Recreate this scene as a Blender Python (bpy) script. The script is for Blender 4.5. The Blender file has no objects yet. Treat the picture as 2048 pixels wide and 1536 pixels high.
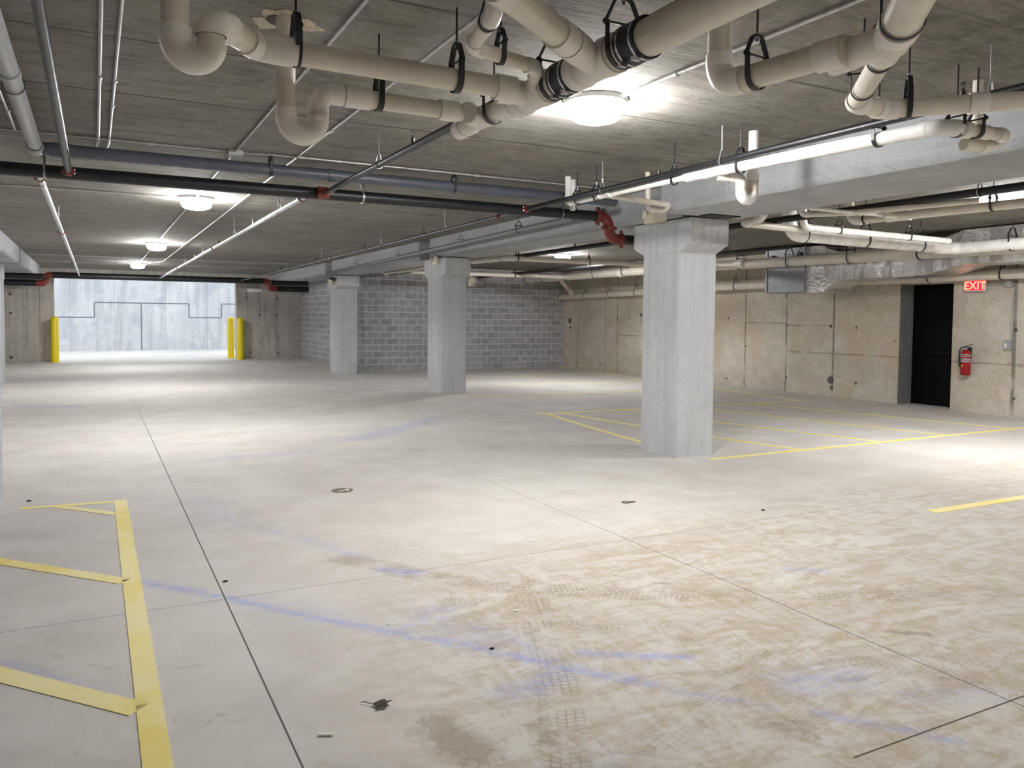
import bpy, bmesh, math, random
import numpy as np
from mathutils import Vector, Matrix
random.seed(7); np.random.seed(7)
S = bpy.context.scene
C = S.collection
PI = math.pi
HC = 3.35            # ceiling height

# ------------------------------------------------------------------ node helpers
class Val:
    """a float socket with operators that add Math nodes"""
    def __init__(s, nt, sock): s.nt, s.s = nt, sock
    def _m(s, op, *o, clamp=False):
        n = s.nt.nodes.new('ShaderNodeMath'); n.operation = op; n.use_clamp = clamp
        for i, v in enumerate((s,) + o):
            if isinstance(v, Val): s.nt.links.new(v.s, n.inputs[i])
            else: n.inputs[i].default_value = v
        return Val(s.nt, n.outputs[0])
    def __add__(s, o): return s._m('ADD', o)
    __radd__ = __add__
    def __sub__(s, o): return s._m('SUBTRACT', o)
    def __rsub__(s, o): return (s * -1.0) + o
    def __mul__(s, o): return s._m('MULTIPLY', o)
    __rmul__ = __mul__
    def __truediv__(s, o): return s._m('DIVIDE', o)
    def abs(s): return s._m('ABSOLUTE')
    def max(s, o): return s._m('MAXIMUM', o)
    def min(s, o): return s._m('MINIMUM', o)
    def frac(s): return s._m('FRACT')
    def sin(s): return s._m('SINE')
    def clamp(s): return s._m('ADD', 0.0, clamp=True)
    def gt(s, v): return s._m('GREATER_THAN', v)
    def ramp(s, a, b, lo=0.0, hi=1.0):
        n = s.nt.nodes.new('ShaderNodeMapRange'); n.interpolation_type = 'SMOOTHSTEP'
        s.nt.links.new(s.s, n.inputs[0])
        if a > b: a, b, lo, hi = b, a, hi, lo
        n.inputs[1].default_value = a; n.inputs[2].default_value = b
        n.inputs[3].default_value = lo; n.inputs[4].default_value = hi
        return Val(s.nt, n.outputs[0])
    def line(s, c, w):
        return (s - c).abs().ramp(w, w * 0.4)

class Sh:
    def __init__(s, name):
        s.m = bpy.data.materials.new(name); s.m.use_nodes = True
        s.nt = s.m.node_tree; s.b = s.nt.nodes['Principled BSDF']
        s._pos = None
    def new(s, t): return s.nt.nodes.new(t)
    def link(s, a, b): s.nt.links.new(a, b)
    @property
    def pos(s):
        if s._pos is None: s._pos = s.new('ShaderNodeNewGeometry').outputs['Position']
        return s._pos
    def xyz(s):
        n = s.new('ShaderNodeSeparateXYZ'); s.link(s.pos, n.inputs[0])
        return [Val(s.nt, o) for o in n.outputs]
    def scaled(s, v, loc=(0, 0, 0), rot=0.0):
        n = s.new('ShaderNodeMapping'); s.link(s.pos, n.inputs[0])
        n.inputs['Scale'].default_value = v; n.inputs['Location'].default_value = loc
        n.inputs['Rotation'].default_value = (0, 0, rot)
        return n.outputs[0]
    def noise(s, scale, detail=4, rough=0.55, vec=None, dist=0.0):
        n = s.new('ShaderNodeTexNoise'); s.link(vec or s.pos, n.inputs['Vector'])
        n.inputs['Scale'].default_value = scale; n.inputs['Detail'].default_value = detail
        n.inputs['Roughness'].default_value = rough; n.inputs['Distortion'].default_value = dist
        return Val(s.nt, n.outputs[0])
    def attr(s, name):
        n = s.new('ShaderNodeAttribute'); n.attribute_name = name; return n
    def mix(s, f, a, b):
        n = s.new('ShaderNodeMix'); n.data_type = 'RGBA'
        if isinstance(f, Val): s.link(f.s, n.inputs[0])
        else: n.inputs[0].default_value = f
        for v, i in ((a, 6), (b, 7)):
            if isinstance(v, tuple): n.inputs[i].default_value = (*v, 1)
            else: s.link(v, n.inputs[i])
        return n.outputs[2]
    def color(s, c):
        if isinstance(c, tuple): s.b.inputs['Base Color'].default_value = (*c, 1)
        else: s.link(c, s.b.inputs['Base Color'])
    def rough(s, r):
        if isinstance(r, Val): s.link(r.s, s.b.inputs['Roughness'])
        else: s.b.inputs['Roughness'].default_value = r
    def bump(s, h, strength=0.3, dist=0.01):
        n = s.new('ShaderNodeBump'); s.link(h.s, n.inputs['Height'])
        n.inputs['Strength'].default_value = strength; n.inputs['Distance'].default_value = dist
        s.link(n.outputs[0], s.b.inputs['Normal'])
    def put(s, **k):
        for a, v in k.items(): s.b.inputs[a.replace('_', ' ')].default_value = v
        return s.m

def plain(name, c, rough=0.5, metal=0.0, var=0.12, scale=9.0, spec=0.5):
    s = Sh(name)
    n = s.noise(scale, 5, 0.6)
    k = 1.0 - var
    s.color(s.mix(n.ramp(0.3, 0.7), tuple(x * k for x in c), tuple(min(1, x * (1 + var * .5)) for x in c)))
    s.rough((n * 0.25) + (rough - 0.12)); s.b.inputs['Metallic'].default_value = metal
    s.b.inputs['Specular IOR Level'].default_value = spec
    return s.m

def glow(name, c, strength):
    s = Sh(name); s.color(c)
    s.b.inputs['Emission Color'].default_value = (*c, 1)
    s.b.inputs['Emission Strength'].default_value = strength
    return s.m

# ------------------------------------------------------------------ mesh helpers
class MB:
    def __init__(s): s.v, s.f = [], []
    def add(s, vs, fs):
        o = len(s.v); s.v += [tuple(p) for p in vs]; s.f += [tuple(i + o for i in f) for f in fs]; return s
    def box(s, x0, x1, y0, y1, z0, z1):
        return s.add([(x0, y0, z0), (x1, y0, z0), (x1, y1, z0), (x0, y1, z0), (x0, y0, z1), (x1, y0, z1), (x1, y1, z1), (x0, y1, z1)],
                     [(3, 2, 1, 0), (4, 5, 6, 7), (0, 1, 5, 4), (1, 2, 6, 5), (2, 3, 7, 6), (3, 0, 4, 7)])
    def obox(s, c, ax, ay, az, hx, hy, hz):
        c, ax, ay, az = map(Vector, (c, ax, ay, az))
        P = [c + ax * (i * hx) + ay * (j * hy) + az * (k * hz) for k in (-1, 1) for i, j in ((-1, -1), (1, -1), (1, 1), (-1, 1))]
        return s.add(P, [(3, 2, 1, 0), (4, 5, 6, 7), (0, 1, 5, 4), (1, 2, 6, 5), (2, 3, 7, 6), (3, 0, 4, 7)])
    def prism(s, poly, ext, to3):
        """poly of 2D points extruded from ext[0] to ext[1]; to3(a, b, e) gives the 3D point"""
        n = len(poly)
        vs = [to3(a, b, ext[0]) for a, b in poly] + [to3(a, b, ext[1]) for a, b in poly]
        return s.add(vs, [tuple(range(n))[::-1], tuple(range(n, 2 * n))] + [(i, (i + 1) % n, n + (i + 1) % n, n + i) for i in range(n)])
    def sweep(s, pts, r, n=20, caps=True, t0=None, t1=None):
        pts = [Vector(p) for p in pts]; m = len(pts)
        rs = r if isinstance(r, (list, tuple)) else [r] * m
        T = []
        for i in range(m):
            t = pts[min(i + 1, m - 1)] - pts[max(i - 1, 0)]
            if t.length < 1e-9: t = T[-1] if T else Vector((0, 0, 1))
            if i == 0 and t0 is not None: t = t0
            if i == m - 1 and t1 is not None: t = t1
            T.append(t.normalized())
        up = Vector((0, 0, 1)) if abs(T[0].z) < 0.9 else Vector((1, 0, 0))
        a = T[0].cross(up).normalized(); vs = []
        for i in range(m):
            a = (a - T[i] * a.dot(T[i])).normalized(); b = T[i].cross(a)
            vs += [pts[i] + (a * math.cos(2 * PI * k / n) + b * math.sin(2 * PI * k / n)) * rs[i] for k in range(n)]
        fs = [(i * n + k, i * n + (k + 1) % n, (i + 1) * n + (k + 1) % n, (i + 1) * n + k) for i in range(m - 1) for k in range(n)]
        if caps: fs += [tuple(range(n))[::-1], tuple((m - 1) * n + k for k in range(n))]
        return s.add(vs, fs)
    def lathe(s, c, d, prof, n=24, caps=True):
        """profile of (distance along d, radius)"""
        c, d = Vector(c), Vector(d).normalized()
        # repeated stations make sharp steps
        up = Vector((0, 0, 1)) if abs(d.z) < 0.9 else Vector((1, 0, 0))
        a = d.cross(up).normalized(); b = d.cross(a); m = len(prof); vs = []
        for h, r in prof:
            vs += [c + d * h + (a * math.cos(2 * PI * k / n) + b * math.sin(2 * PI * k / n)) * max(r, 1e-4) for k in range(n)]
        fs = [(i * n + (k + 1) % n, i * n + k, (i + 1) * n + k, (i + 1) * n + (k + 1) % n) for i in range(m - 1) for k in range(n)]
        if caps: fs += [tuple(range(n)), tuple((m - 1) * n + k for k in range(n))[::-1]]
        return s.add(vs, fs)
    def band(s, pts, wdir, w, t, closed=False):
        """flat strap of width w along wdir and thickness t following pts"""
        pts = [Vector(p) for p in pts]; wd = Vector(wdir).normalized(); m = len(pts); vs = []
        for i in range(m):
            tg = (pts[(i + 1) % m] - pts[i - 1]) if closed else pts[min(i + 1, m - 1)] - pts[max(i - 1, 0)]
            nn = tg.cross(wd).normalized()
            for sw, st in ((-1, -1), (1, -1), (1, 1), (-1, 1)): vs.append(pts[i] + wd * (sw * w / 2) + nn * (st * t / 2))
        fs = []
        for i in range(m if closed else m - 1):
            j = (i + 1) % m
            fs += [(i * 4 + k, i * 4 + (k + 1) % 4, j * 4 + (k + 1) % 4, j * 4 + k) for k in range(4)]
        if not closed: fs += [(3, 2, 1, 0), tuple((m - 1) * 4 + k for k in range(4))]
        return s.add(vs, fs)
    def build(s, name, mat, parent=None, smooth=False, bevel=0.0, org=None):
        me = bpy.data.meshes.new(name)
        o = bpy.data.objects.new(name, me); C.objects.link(o)
        off = Vector((0, 0, 0))
        if parent is not None:
            o.parent = parent; q = parent
            while q is not None: off += Vector(q.location); q = q.parent
        elif org is not None:
            o.location = org; off = Vector(org)
        me.from_pydata([tuple(Vector(p) - off) for p in s.v], [], s.f); me.update()
        bm = bmesh.new(); bm.from_mesh(me); bmesh.ops.recalc_face_normals(bm, faces=bm.faces)
        if bevel: 
            bmesh.ops.bevel(bm, geom=list(bm.edges), offset=bevel, segments=2, affect='EDGES', profile=0.5)
        bm.to_mesh(me); bm.free()
        if mat: me.materials.append(mat)
        if smooth:
            me.shade_smooth() if hasattr(me, 'shade_smooth') else None
            try: me.set_sharp_from_angle(angle=math.radians(38))
            except Exception: pass
        return o

def thing(name, loc, label, cat, group=None):
    o = bpy.data.objects.new(name, None); C.objects.link(o); o.location = loc; o.empty_display_size = .1
    return tag(o, label, cat, group)
def tag(o, label, cat, group=None):
    o['label'] = label; o['category'] = cat
    if group: o['group'] = group
    return o
def struct(o, label=None, cat=None):
    o['kind'] = 'structure'
    if label: o['label'] = label
    if cat: o['category'] = cat
    return o

def floor_z(x, y):
    z = 0.13 * np.exp(-(((x - 6.5) / 3.2) ** 2 + ((y - 15.3) / 3.5) ** 2))
    d = (y - 34.3) - 1.45 * (x - 1.0)       # the ramp beyond the opening starts on a slanting hinge line
    return z + np.where(y > 33.2, 0.035 * np.clip(-d, 0, 12) * np.clip((y - 33.2) / 3, 0, 1), 0.0)

# ------------------------------------------------------------------ materials
def concrete(name, c0, c1, streak=None, pits=0.25, rough=0.85, extra=None, sc=1.0, smul=.45, blotch=None):
    s = Sh(name)
    n1 = s.noise(0.7 * sc, 4, 0.6); n2 = s.noise(6 * sc, 4, 0.65)
    col = s.mix((n1 * 0.6 + n2 * 0.4).ramp(0.32, 0.68), c0, c1)
    h = n2
    if streak:
        st = s.noise(1.0, 5, 0.6, s.scaled(streak))
        col = s.mix(st.ramp(0.42, 0.68) * smul, col, tuple(x * 0.55 for x in c0))
    if blotch: col = s.mix(s.noise(1.1, 4, .6, s.scaled((1, 1, .8), (5, 2, 1))).ramp(.46, .66) * .55, col, blotch)
    p = s.noise(38, 2, 0.5)
    pm = p.ramp(0.63, 0.72)
    col = s.mix(pm * pits, col, tuple(x * 0.3 for x in c0))
    if extra:
        col, hh = extra(s, col)
    h = h * 0.4 - pm * 0.6
    s.color(col); s.rough(rough); s.bump(h, 0.35, 0.012)
    s.b.inputs['Specular IOR Level'].default_value = 0.25
    return s.m

def lines_extra(vert, horiz, spots, ax, dark=(0.16, 0.14, 0.115), broken=True):
    """form joints: vert = (pos, width), horiz = (z, from, to), spots = (pos, z, radius)"""
    def f(s, col):
        X = s.xyz(); a, z = X[ax], X[2]
        wob = s.noise(3.0, 3, 0.6)
        aw = a + (wob - 0.5) * 0.03; zw = z + (wob - 0.5) * 0.04
        m = None
        for p, w in vert:
            l = aw.line(p, w); m = l if m is None else m.max(l)
        for zz, a0, a1 in horiz:
            l = zw.line(zz, 0.025) * a.gt(a0) * (a * -1).gt(-a1) * 0.7
            m = l if m is None else m.max(l)
        fade = s.noise(2.2, 3, 0.6).ramp(0.3, 0.55, 0.25, 1.0) if broken else 1.0
        col = s.mix((m * fade) * 0.8, col, dark)
        q = None
        rw = s.noise(9, 3, 0.6)
        for p, zz, r in spots:
            d = (((a - p) * (a - p) + (z - zz) * (z - zz)) / (r * r)) + (rw - 0.5) * 1.2
            l = d.ramp(1.2, 0.7); q = l if q is None else q.max(l)
        if q is not None: col = s.mix(q * 0.85, col, (0.07, 0.065, 0.06))
        return col, m + (q if q is not None else 0.0)
    return f

RWV = [(21.55, .022), (20.87, .022), (15.25, .026), (13.88, .03), (12.5, .035), (8.52, .05), (23.2, .02), (17.9, .02), (7.0, .03), (5.2, .03)]
RWH = [(1.65, 13.9, 15.25), (1.6, 12.5, 13.88), (0.97, 10.8, 13.88), (0.94, 7, 9.7), (1.2, 17.5, 20.8)]
RWS = [(23.74, 1.64, .11), (23.70, 1.40, .05), (19.65, 1.84, .06), (12.55, .37, .09), (12.52, .2, .05), (13.92, 2.3, .03), (13.88, 1.6, .03), (12.59, 1.59, .04), (11.9, 1.57, .03), (11.88, .35, .035), (13.85, .34, .03), (24.41, 1.73, .03), (21.55, 1.74, .035), (20.88, 1.74, .035), (20.26, 1.75, .03), (15.87, 1.76, .03), (8.5, 1.57, .035), (8.49, .33, .03), (15.9, .17, .03), (23.87, .13, .03), (21.83, .24, .04), (15.23, 1.05, .03), (23.3, .2, .035), (10.95, 1.3, .02)]
M = {}
M['right_wall'] = concrete('right_wall_concrete', (.50, .455, .38), (.70, .655, .57), pits=.85, blotch=(.56, .445, .31), extra=lines_extra(RWV, RWH, RWS, 1))
FWV = [(-2.1, .02), (-1.72, .03), (5.85, .02), (6.5, .03), (7.2, .02)]
FWS = [(-2.6, 2.39, .05), (-2.6, 1.73, .05), (-2.6, .18, .06), (5.83, 1.75, .05), (6.52, 2.42, .06), (6.52, 1.75, .045), (5.5, .25, .04), (6.55, .22, .04)]
M['far_wall'] = concrete('far_wall_concrete', (.42, .39, .35), (.58, .545, .50), streak=(6, 6, .5), pits=.5, extra=lines_extra(FWV, [], FWS, 0, dark=(.26, .24, .21)))
def ramp_extra(s, col):
    X = s.xyz(); x, z = X[0], X[2]
    m = None
    for p in (-1.0, .85, 3.1, 5.0, -2.2, 6.3):
        l = x.line(p, .02) * .4; m = l if m is None else m.max(l)
    for zz, a0, a1 in ((1.57, -6, 0), (2.28, 0, 4.16), (1.6, 4.16, 5.68), (2.3, 5.68, 9)):
        m = m.max(z.line(zz, .04) * x.gt(a0) * (x * -1).gt(-a1))
    for xx, z0, z1 in ((0, 1.57, 2.28), (4.16, 1.6, 2.28), (5.68, 1.6, 2.3), (2.01, -1, 2.28)):
        m = m.max(x.line(xx, .04) * z.gt(z0) * (z * -1).gt(-z1))
    n = s.noise(1.4, 5, .65)
    col = s.mix(n.ramp(.45, .68) * .6, col, (.36, .38, .44))
    col = s.mix(m * .9, col, (.13, .13, .16))
    return col, m
M['ramp_wall'] = concrete('ramp_wall_concrete', (.52, .53, .55), (.66, .67, .68), streak=(3, 3, .4), pits=.3, extra=ramp_extra)
M['column'] = concrete('column_concrete', (.49, .50, .515), (.59, .60, .62), streak=(9, 9, .35), pits=.35, smul=.22)
M['beam'] = concrete('beam_concrete', (.34, .352, .362), (.45, .462, .472), streak=(.5, .5, 5), pits=.4, smul=.3)
M['plain_wall'] = concrete('plain_wall_concrete', (.38, .36, .32), (.48, .46, .42), pits=.4)

def ceiling_mat():
    s = Sh('precast_ceiling')
    X = s.xyz(); y = X[1]
    n1 = s.noise(.5, 2, .6)
    st = s.noise(1.0, 4, .62, s.scaled((2.2, 9, 1)), dist=.3)
    st2 = s.noise(1.0, 3, .6, s.scaled((4.5, 30, 1)))
    col = s.mix(n1.ramp(.3, .7), (.195, .182, .162), (.28, .265, .242))
    col = s.mix(st.ramp(.40, .66) * .55, col, (.12, .108, .09))
    col = s.mix(st2.ramp(.45, .72) * .30, col, (.42, .395, .36))
    mo = s.noise(5.5, 5, .72, dist=.6)
    col = s.mix(mo.ramp(.40, .66) * .42, col, (.36, .345, .32))
    col = s.mix(s.noise(45, 2, .6).ramp(.58, .68) * .4, col, (.10, .092, .08))
    pl = ((y - 4.03) / 1.32)
    j = ((pl + .5).frac() - .5).abs().ramp(.014, .007)
    tone = s.new('ShaderNodeTexWhiteNoise'); tone.noise_dimensions = '1D'
    s.link((pl + .0)._m('FLOOR').s, tone.inputs['W'])
    col = s.mix(Val(s.nt, tone.outputs[0]) * .25, col, (.17, .155, .135))
    col = s.mix(j * n1.ramp(.38, .6, .25, .85), col, (.06, .055, .05))
    w = s.noise(26, 3, .75).ramp(.56, .70)
    col = s.mix(w * .35, col, (.12, .11, .095))
    s.color(col); s.rough(.9); s.bump(st2, .3, .012)
    s.b.inputs['Specular IOR Level'].default_value = .2
    return s.m
M['ceiling'] = ceiling_mat()

def block_mat(name, ax):
    s = Sh(name)
    cx = s.new('ShaderNodeCombineXYZ'); X = s.xyz()
    s.link(X[ax].s, cx.inputs[0]); s.link(X[2].s, cx.inputs[1])
    b = s.new('ShaderNodeTexBrick'); s.link(cx.outputs[0], b.inputs['Vector'])
    b.inputs['Scale'].default_value = 1.0; b.inputs['Brick Width'].default_value = .42; b.inputs['Row Height'].default_value = .2075
    b.inputs['Mortar Size'].default_value = .011; b.inputs['Mortar Smooth'].default_value = .3; b.inputs['Bias'].default_value = -.15
    b.inputs['Color1'].default_value = (.33, .33, .35, 1); b.inputs['Color2'].default_value = (.45, .45, .475, 1); b.inputs['Mortar'].default_value = (.74, .735, .74, 1)
    n = s.noise(5, 5, .65); g = s.noise(70, 3, .6)
    col = s.mix(n.ramp(.42, .72) * .45, b.outputs['Color'], (.62, .615, .62))
    col = s.mix(g.ramp(.55, .75) * .3, col, (.13, .13, .14))
    s.color(col); s.rough(.9)
    f = Val(s.nt, b.outputs['Fac'])
    s.bump(g * .3 - f * .8, .5, .01); s.b.inputs['Specular IOR Level'].default_value = .2
    return s.m
M['block_x'] = block_mat('concrete_block_front', 0); M['block_y'] = block_mat('concrete_block_side', 1)

M['pvc'] = plain('cream_pvc', (.70, .645, .555), .34, var=.10, scale=5)
M['pvc_fit'] = plain('cream_pvc_fitting', (.79, .755, .70), .36, var=.07, scale=6)
M['white_pvc'] = plain('white_pvc', (.86, .85, .82), .26, var=.06, scale=6)
M['glue'] = plain('dark_solvent_ring', (.30, .27, .24), .5)
M['black_iron'] = plain('black_steel_pipe', (.010, .010, .012), .42, .0, var=.3)
M['dull_iron'] = plain('dull_grey_steel_pipe', (.05, .05, .054), .4, .3, var=.3)
M['galv'] = plain('galvanised_steel', (.55, .56, .57), .33, .85, var=.2, scale=14)
M['emt'] = plain('conduit_steel', (.50, .50, .49), .4, .65, var=.2, scale=14)
M['grey_pipe'] = plain('slate_grey_plastic', (.075, .085, .11), .42, var=.15)
M['beam_pipe'] = plain('grey_beam_drain', (.16, .17, .19), .4)
M['pale_grey'] = plain('pale_grey_plastic', (.42, .43, .43), .35, var=.12)
M['black_strap'] = plain('black_painted_steel', (.018, .018, .022), .42, .1, var=.3)
M['steel_strap'] = plain('bare_steel_strap', (.36, .36, .36), .4, .8, var=.2)
M['rubber'] = plain('black_rubber', (.022, .024, .034), .55, var=.2)
M['stainless'] = plain('stainless_band', (.55, .56, .6), .25, .95, var=.1)
M['orange'] = plain('red_orange_enamel', (.20, .026, .016), .36, var=.3, scale=16)
M['brass'] = plain('dark_brass', (.06, .05, .04), .4, .6, var=.2)
M['yellow_plastic'] = plain('yellow_plastic_sleeve', (.86, .68, .01), .36, var=.05)
M['black_door'] = plain('black_door_paint', (.0035, .0035, .004), .6, var=.2, spec=.1)
M['frame_grey'] = plain('grey_door_frame', (.20, .20, .20), .5, var=.15)
M['cream_box'] = plain('beige_fixture_plastic', (.66, .60, .49), .45, var=.06)
M['white_box'] = plain('white_fixture_plastic', (.80, .79, .76), .4, var=.05)
M['grey_box'] = plain('grey_electrical_box', (.42, .43, .42), .42, .3, var=.1)
M['sheet'] = plain('grey_sheet_metal', (.34, .355, .375), .42, .45, var=.12, scale=4)
M['red_paint'] = plain('red_gloss_enamel', (.36, .008, .009), .25, var=.1)
M['label_grey'] = plain('silver_grey_label', (.42, .40, .43), .5, var=.2, scale=30)
M['label_yellow'] = plain('yellow_sticker', (.75, .58, .05), .5)
M['dark_leaf'] = plain('dry_brown_leaf', (.05, .036, .028), .8, var=.5, scale=50)
M['pebble_dark'] = plain('dark_grit', (.03, .027, .024), .9)
M['paper'] = plain('pale_chip', (.85, .82, .76), .7)
M['iron_cover'] = plain('worn_cast_iron', (.23, .20, .175), .6, .3, var=.35, scale=40)
M['mortar'] = plain('pale_patching_mortar', (.60, .52, .42), .9, var=.3, scale=30)
M['void'] = plain('unlit_slab_hole', (.10, .09, .08), .95)

def foil():
    s = Sh('crinkled_foil_wrap')
    n = s.noise(14, 6, .7, dist=1.2); v = s.new('ShaderNodeTexVoronoi'); s.link(s.pos, v.inputs[0]); v.inputs['Scale'].default_value = 16
    a = s.noise(1.3, 2, .5, s.scaled((1, 2.2, 1)))
    s.color(s.mix(a.ramp(.42, .58), (.55, .54, .52), (.92, .93, .95)))
    s.rough(a.ramp(.42, .58, .45, .16)); s.b.inputs['Metallic'].default_value = .9
    s.bump(n + Val(s.nt, v.outputs['Distance']) * .8, .55, .03)
    return s.m
M['foil'] = foil()
def bright_patch():  # paler, smoother foil for pieces added to brighten the duct
    s = Sh('bright_foil_patch')
    n = s.noise(45, 4, .75, dist=1.5)
    s.color((.93, .94, .96)); s.rough(n.ramp(.35, .7, .12, .5)); s.b.inputs['Metallic'].default_value = .75; s.bump(n, .6, .02)
    return s.m
M['bright_patch'] = bright_patch()

def line_paint():
    s = Sh('yellow_line_paint')
    n = s.noise(26, 5, .7); b = s.noise(1.6, 4, .6)
    col = s.mix(b.ramp(.35, .65), (.88, .73, .21), (.91, .82, .44))
    col = s.mix(n.ramp(.60, .74) * .55, col, (.50, .42, .28))
    s.color(col); s.rough(.7); s.b.inputs['Specular IOR Level'].default_value = .25
    return s.m
M['paint'] = line_paint()

def floor_mat():
    s = Sh('dusty_slab')
    X = s.xyz(); x, y = X[0], X[1]
    big = s.noise(.35, 3, .55); mid = s.noise(1.8, 4, .62); fine = s.noise(22, 3, .65); grain = s.noise(120, 1, .6)
    col = s.mix((big * .5 + mid * .5).ramp(.36, .64), (.56, .53, .495), (.67, .645, .61))
    col = s.mix(fine.ramp(.5, .75) * .14, col, (.42, .39, .34))
    # dusty beige mud film, strongest where the tyres turned
    mud = Val(s.nt, s.attr('mud').outputs['Fac'])
    sm = s.noise(1.0, 4, .68, s.scaled((2.0, 6.0, 1), rot=.5), dist=1.5)
    sm2 = s.noise(1.0, 4, .7, s.scaled((8, 3, 1), rot=-.35), dist=2.0)
    pat = (sm * .6 + sm2 * .4); pat = pat + (s.noise(16, 3, .7, dist=1.0) - .5) * .16
    mm = (mud * pat.ramp(.40, .62)).clamp()
    col = s.mix(mm * .75, col, (.42, .33, .205))
    pale = (mud * pat.ramp(.47, .33)).clamp()
    col = s.mix(pale * .45, col, (.64, .585, .47))
    # brown damp patches
    pt = Val(s.nt, s.attr('patch').outputs['Fac'])
    pn = (pt + (s.noise(9, 4, .75, dist=1.0) - .5) * 1.2).ramp(.38, .9)
    col = s.mix(pn * .6, col, (.25, .185, .115))
    # tyre treads: u along, v across, mask
    t = s.new('ShaderNodeSeparateXYZ'); s.link(s.attr('tread').outputs['Vector'], t.inputs[0])
    u, v, k = [Val(s.nt, o) for o in t.outputs]
    wob = (s.noise(14, 2, .7) - .5) * .5
    chev = ((u / .034) + v.abs() * .9 + wob).frac(); bars = (chev - .5).abs().ramp(.08, .26)
    ribs = ((v * 2.6) + .5 + wob * .5).frac(); rib = (ribs - .5).abs().ramp(.34, .44)
    tr = ((bars * .6).max(rib) * k * s.noise(4, 2, .6).ramp(.34, .6)).clamp()
    col = s.mix(tr * .75, col, (.28, .215, .13))
    # blue marking chalk
    bl = Val(s.nt, s.attr('chalk').outputs['Fac'])
    bn = (bl * (s.noise(9, 4, .75, s.scaled((1, 2.5, 1), rot=.8)).ramp(.28, .66))).clamp()
    col = s.mix(bn * .75, col, (.24, .32, .72))
    # scuffs, grit and flecks
    sc = s.noise(1.0, 3, .75, s.scaled((3.5, 22, 1), rot=.62), dist=1.0).ramp(.66, .74) * s.noise(1.1, 1).ramp(.45, .62)
    col = s.mix(sc * .40, col, (.22, .18, .13))
    sc2 = s.noise(1.0, 3, .75, s.scaled((20, 3.2, 1), rot=.25), dist=1.0).ramp(.67, .75) * s.noise(.9, 1, .5, s.scaled((1, 1, 1), (7, 3, 0))).ramp(.48, .62)
    col = s.mix(sc2 * .35, col, (.24, .20, .15))
    sc3 = s.noise(1.0, 3, .7, s.scaled((11, 60, 1), rot=.5), dist=2.0).ramp(.63, .70) * (mud * .8 + .2)
    col = s.mix(sc3 * .5, col, (.27, .21, .135))
    fl = s.noise(1.0, 3, .7, s.scaled((9, 26, 1), (3, 1, 0), rot=.3), dist=2.5).ramp(.60, .64) * mud
    col = s.mix(fl * .5, col, (.66, .60, .48))
    gr = grain.ramp(.70, .76)
    col = s.mix(gr * .45, col, (.17, .14, .11))
    # sawn joints
    jw = .0055
    j1 = x.line(.675, jw * 1.15) * (y * -1).gt(-19.8) * ((y - 12).ramp(8, -2, .25, 1))
    j2 = x.line(3.63, jw) * (y * -1).gt(-9.8) * (y - 6.0).ramp(3.6, -1.5, .15, .9)
    j3 = y.line(4.96, jw * .8) * .75
    j4 = y.line(8.02, jw * .8) * .3 * (x * -1).gt(-2.2)
    j5 = y.line(2.055, jw * 1.2) * x.gt(2.6)
    j = j1.max(j2).max(j3).max(j4).max(j5)
    col = s.mix(j * .9, col, (.045, .035, .025))
    s.color(col)
    s.rough((mid * .2) + .66)
    s.bump(fine, .16, .006)
    s.b.inputs['Specular IOR Level'].default_value = .28
    return s.m
M['floor'] = floor_mat()

# ------------------------------------------------------------------ floor mesh with stain fields
def seg_field(P, pts, w, soft=1.0):
    """0..1 field of a soft stroke through pts; also (u, v) along and across"""
    best = np.full(P.shape[0], 1e9); U = np.zeros(P.shape[0]); V = np.zeros(P.shape[0]); acc = 0.0
    for a, b in zip(pts[:-1], pts[1:]):
        a, b = np.array(a), np.array(b); d = b - a; L = np.hypot(*d); d = d / L
        q = P - a; t = np.clip(q @ d, 0, L); r = q - t[:, None] * d
        dist = np.hypot(r[:, 0], r[:, 1]); side = q[:, 0] * d[1] - q[:, 1] * d[0]
        k = dist < best
        best[k] = dist[k]; U[k] = (acc + q @ d)[k]; V[k] = side[k]; acc += L
    return best, U, V

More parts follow.
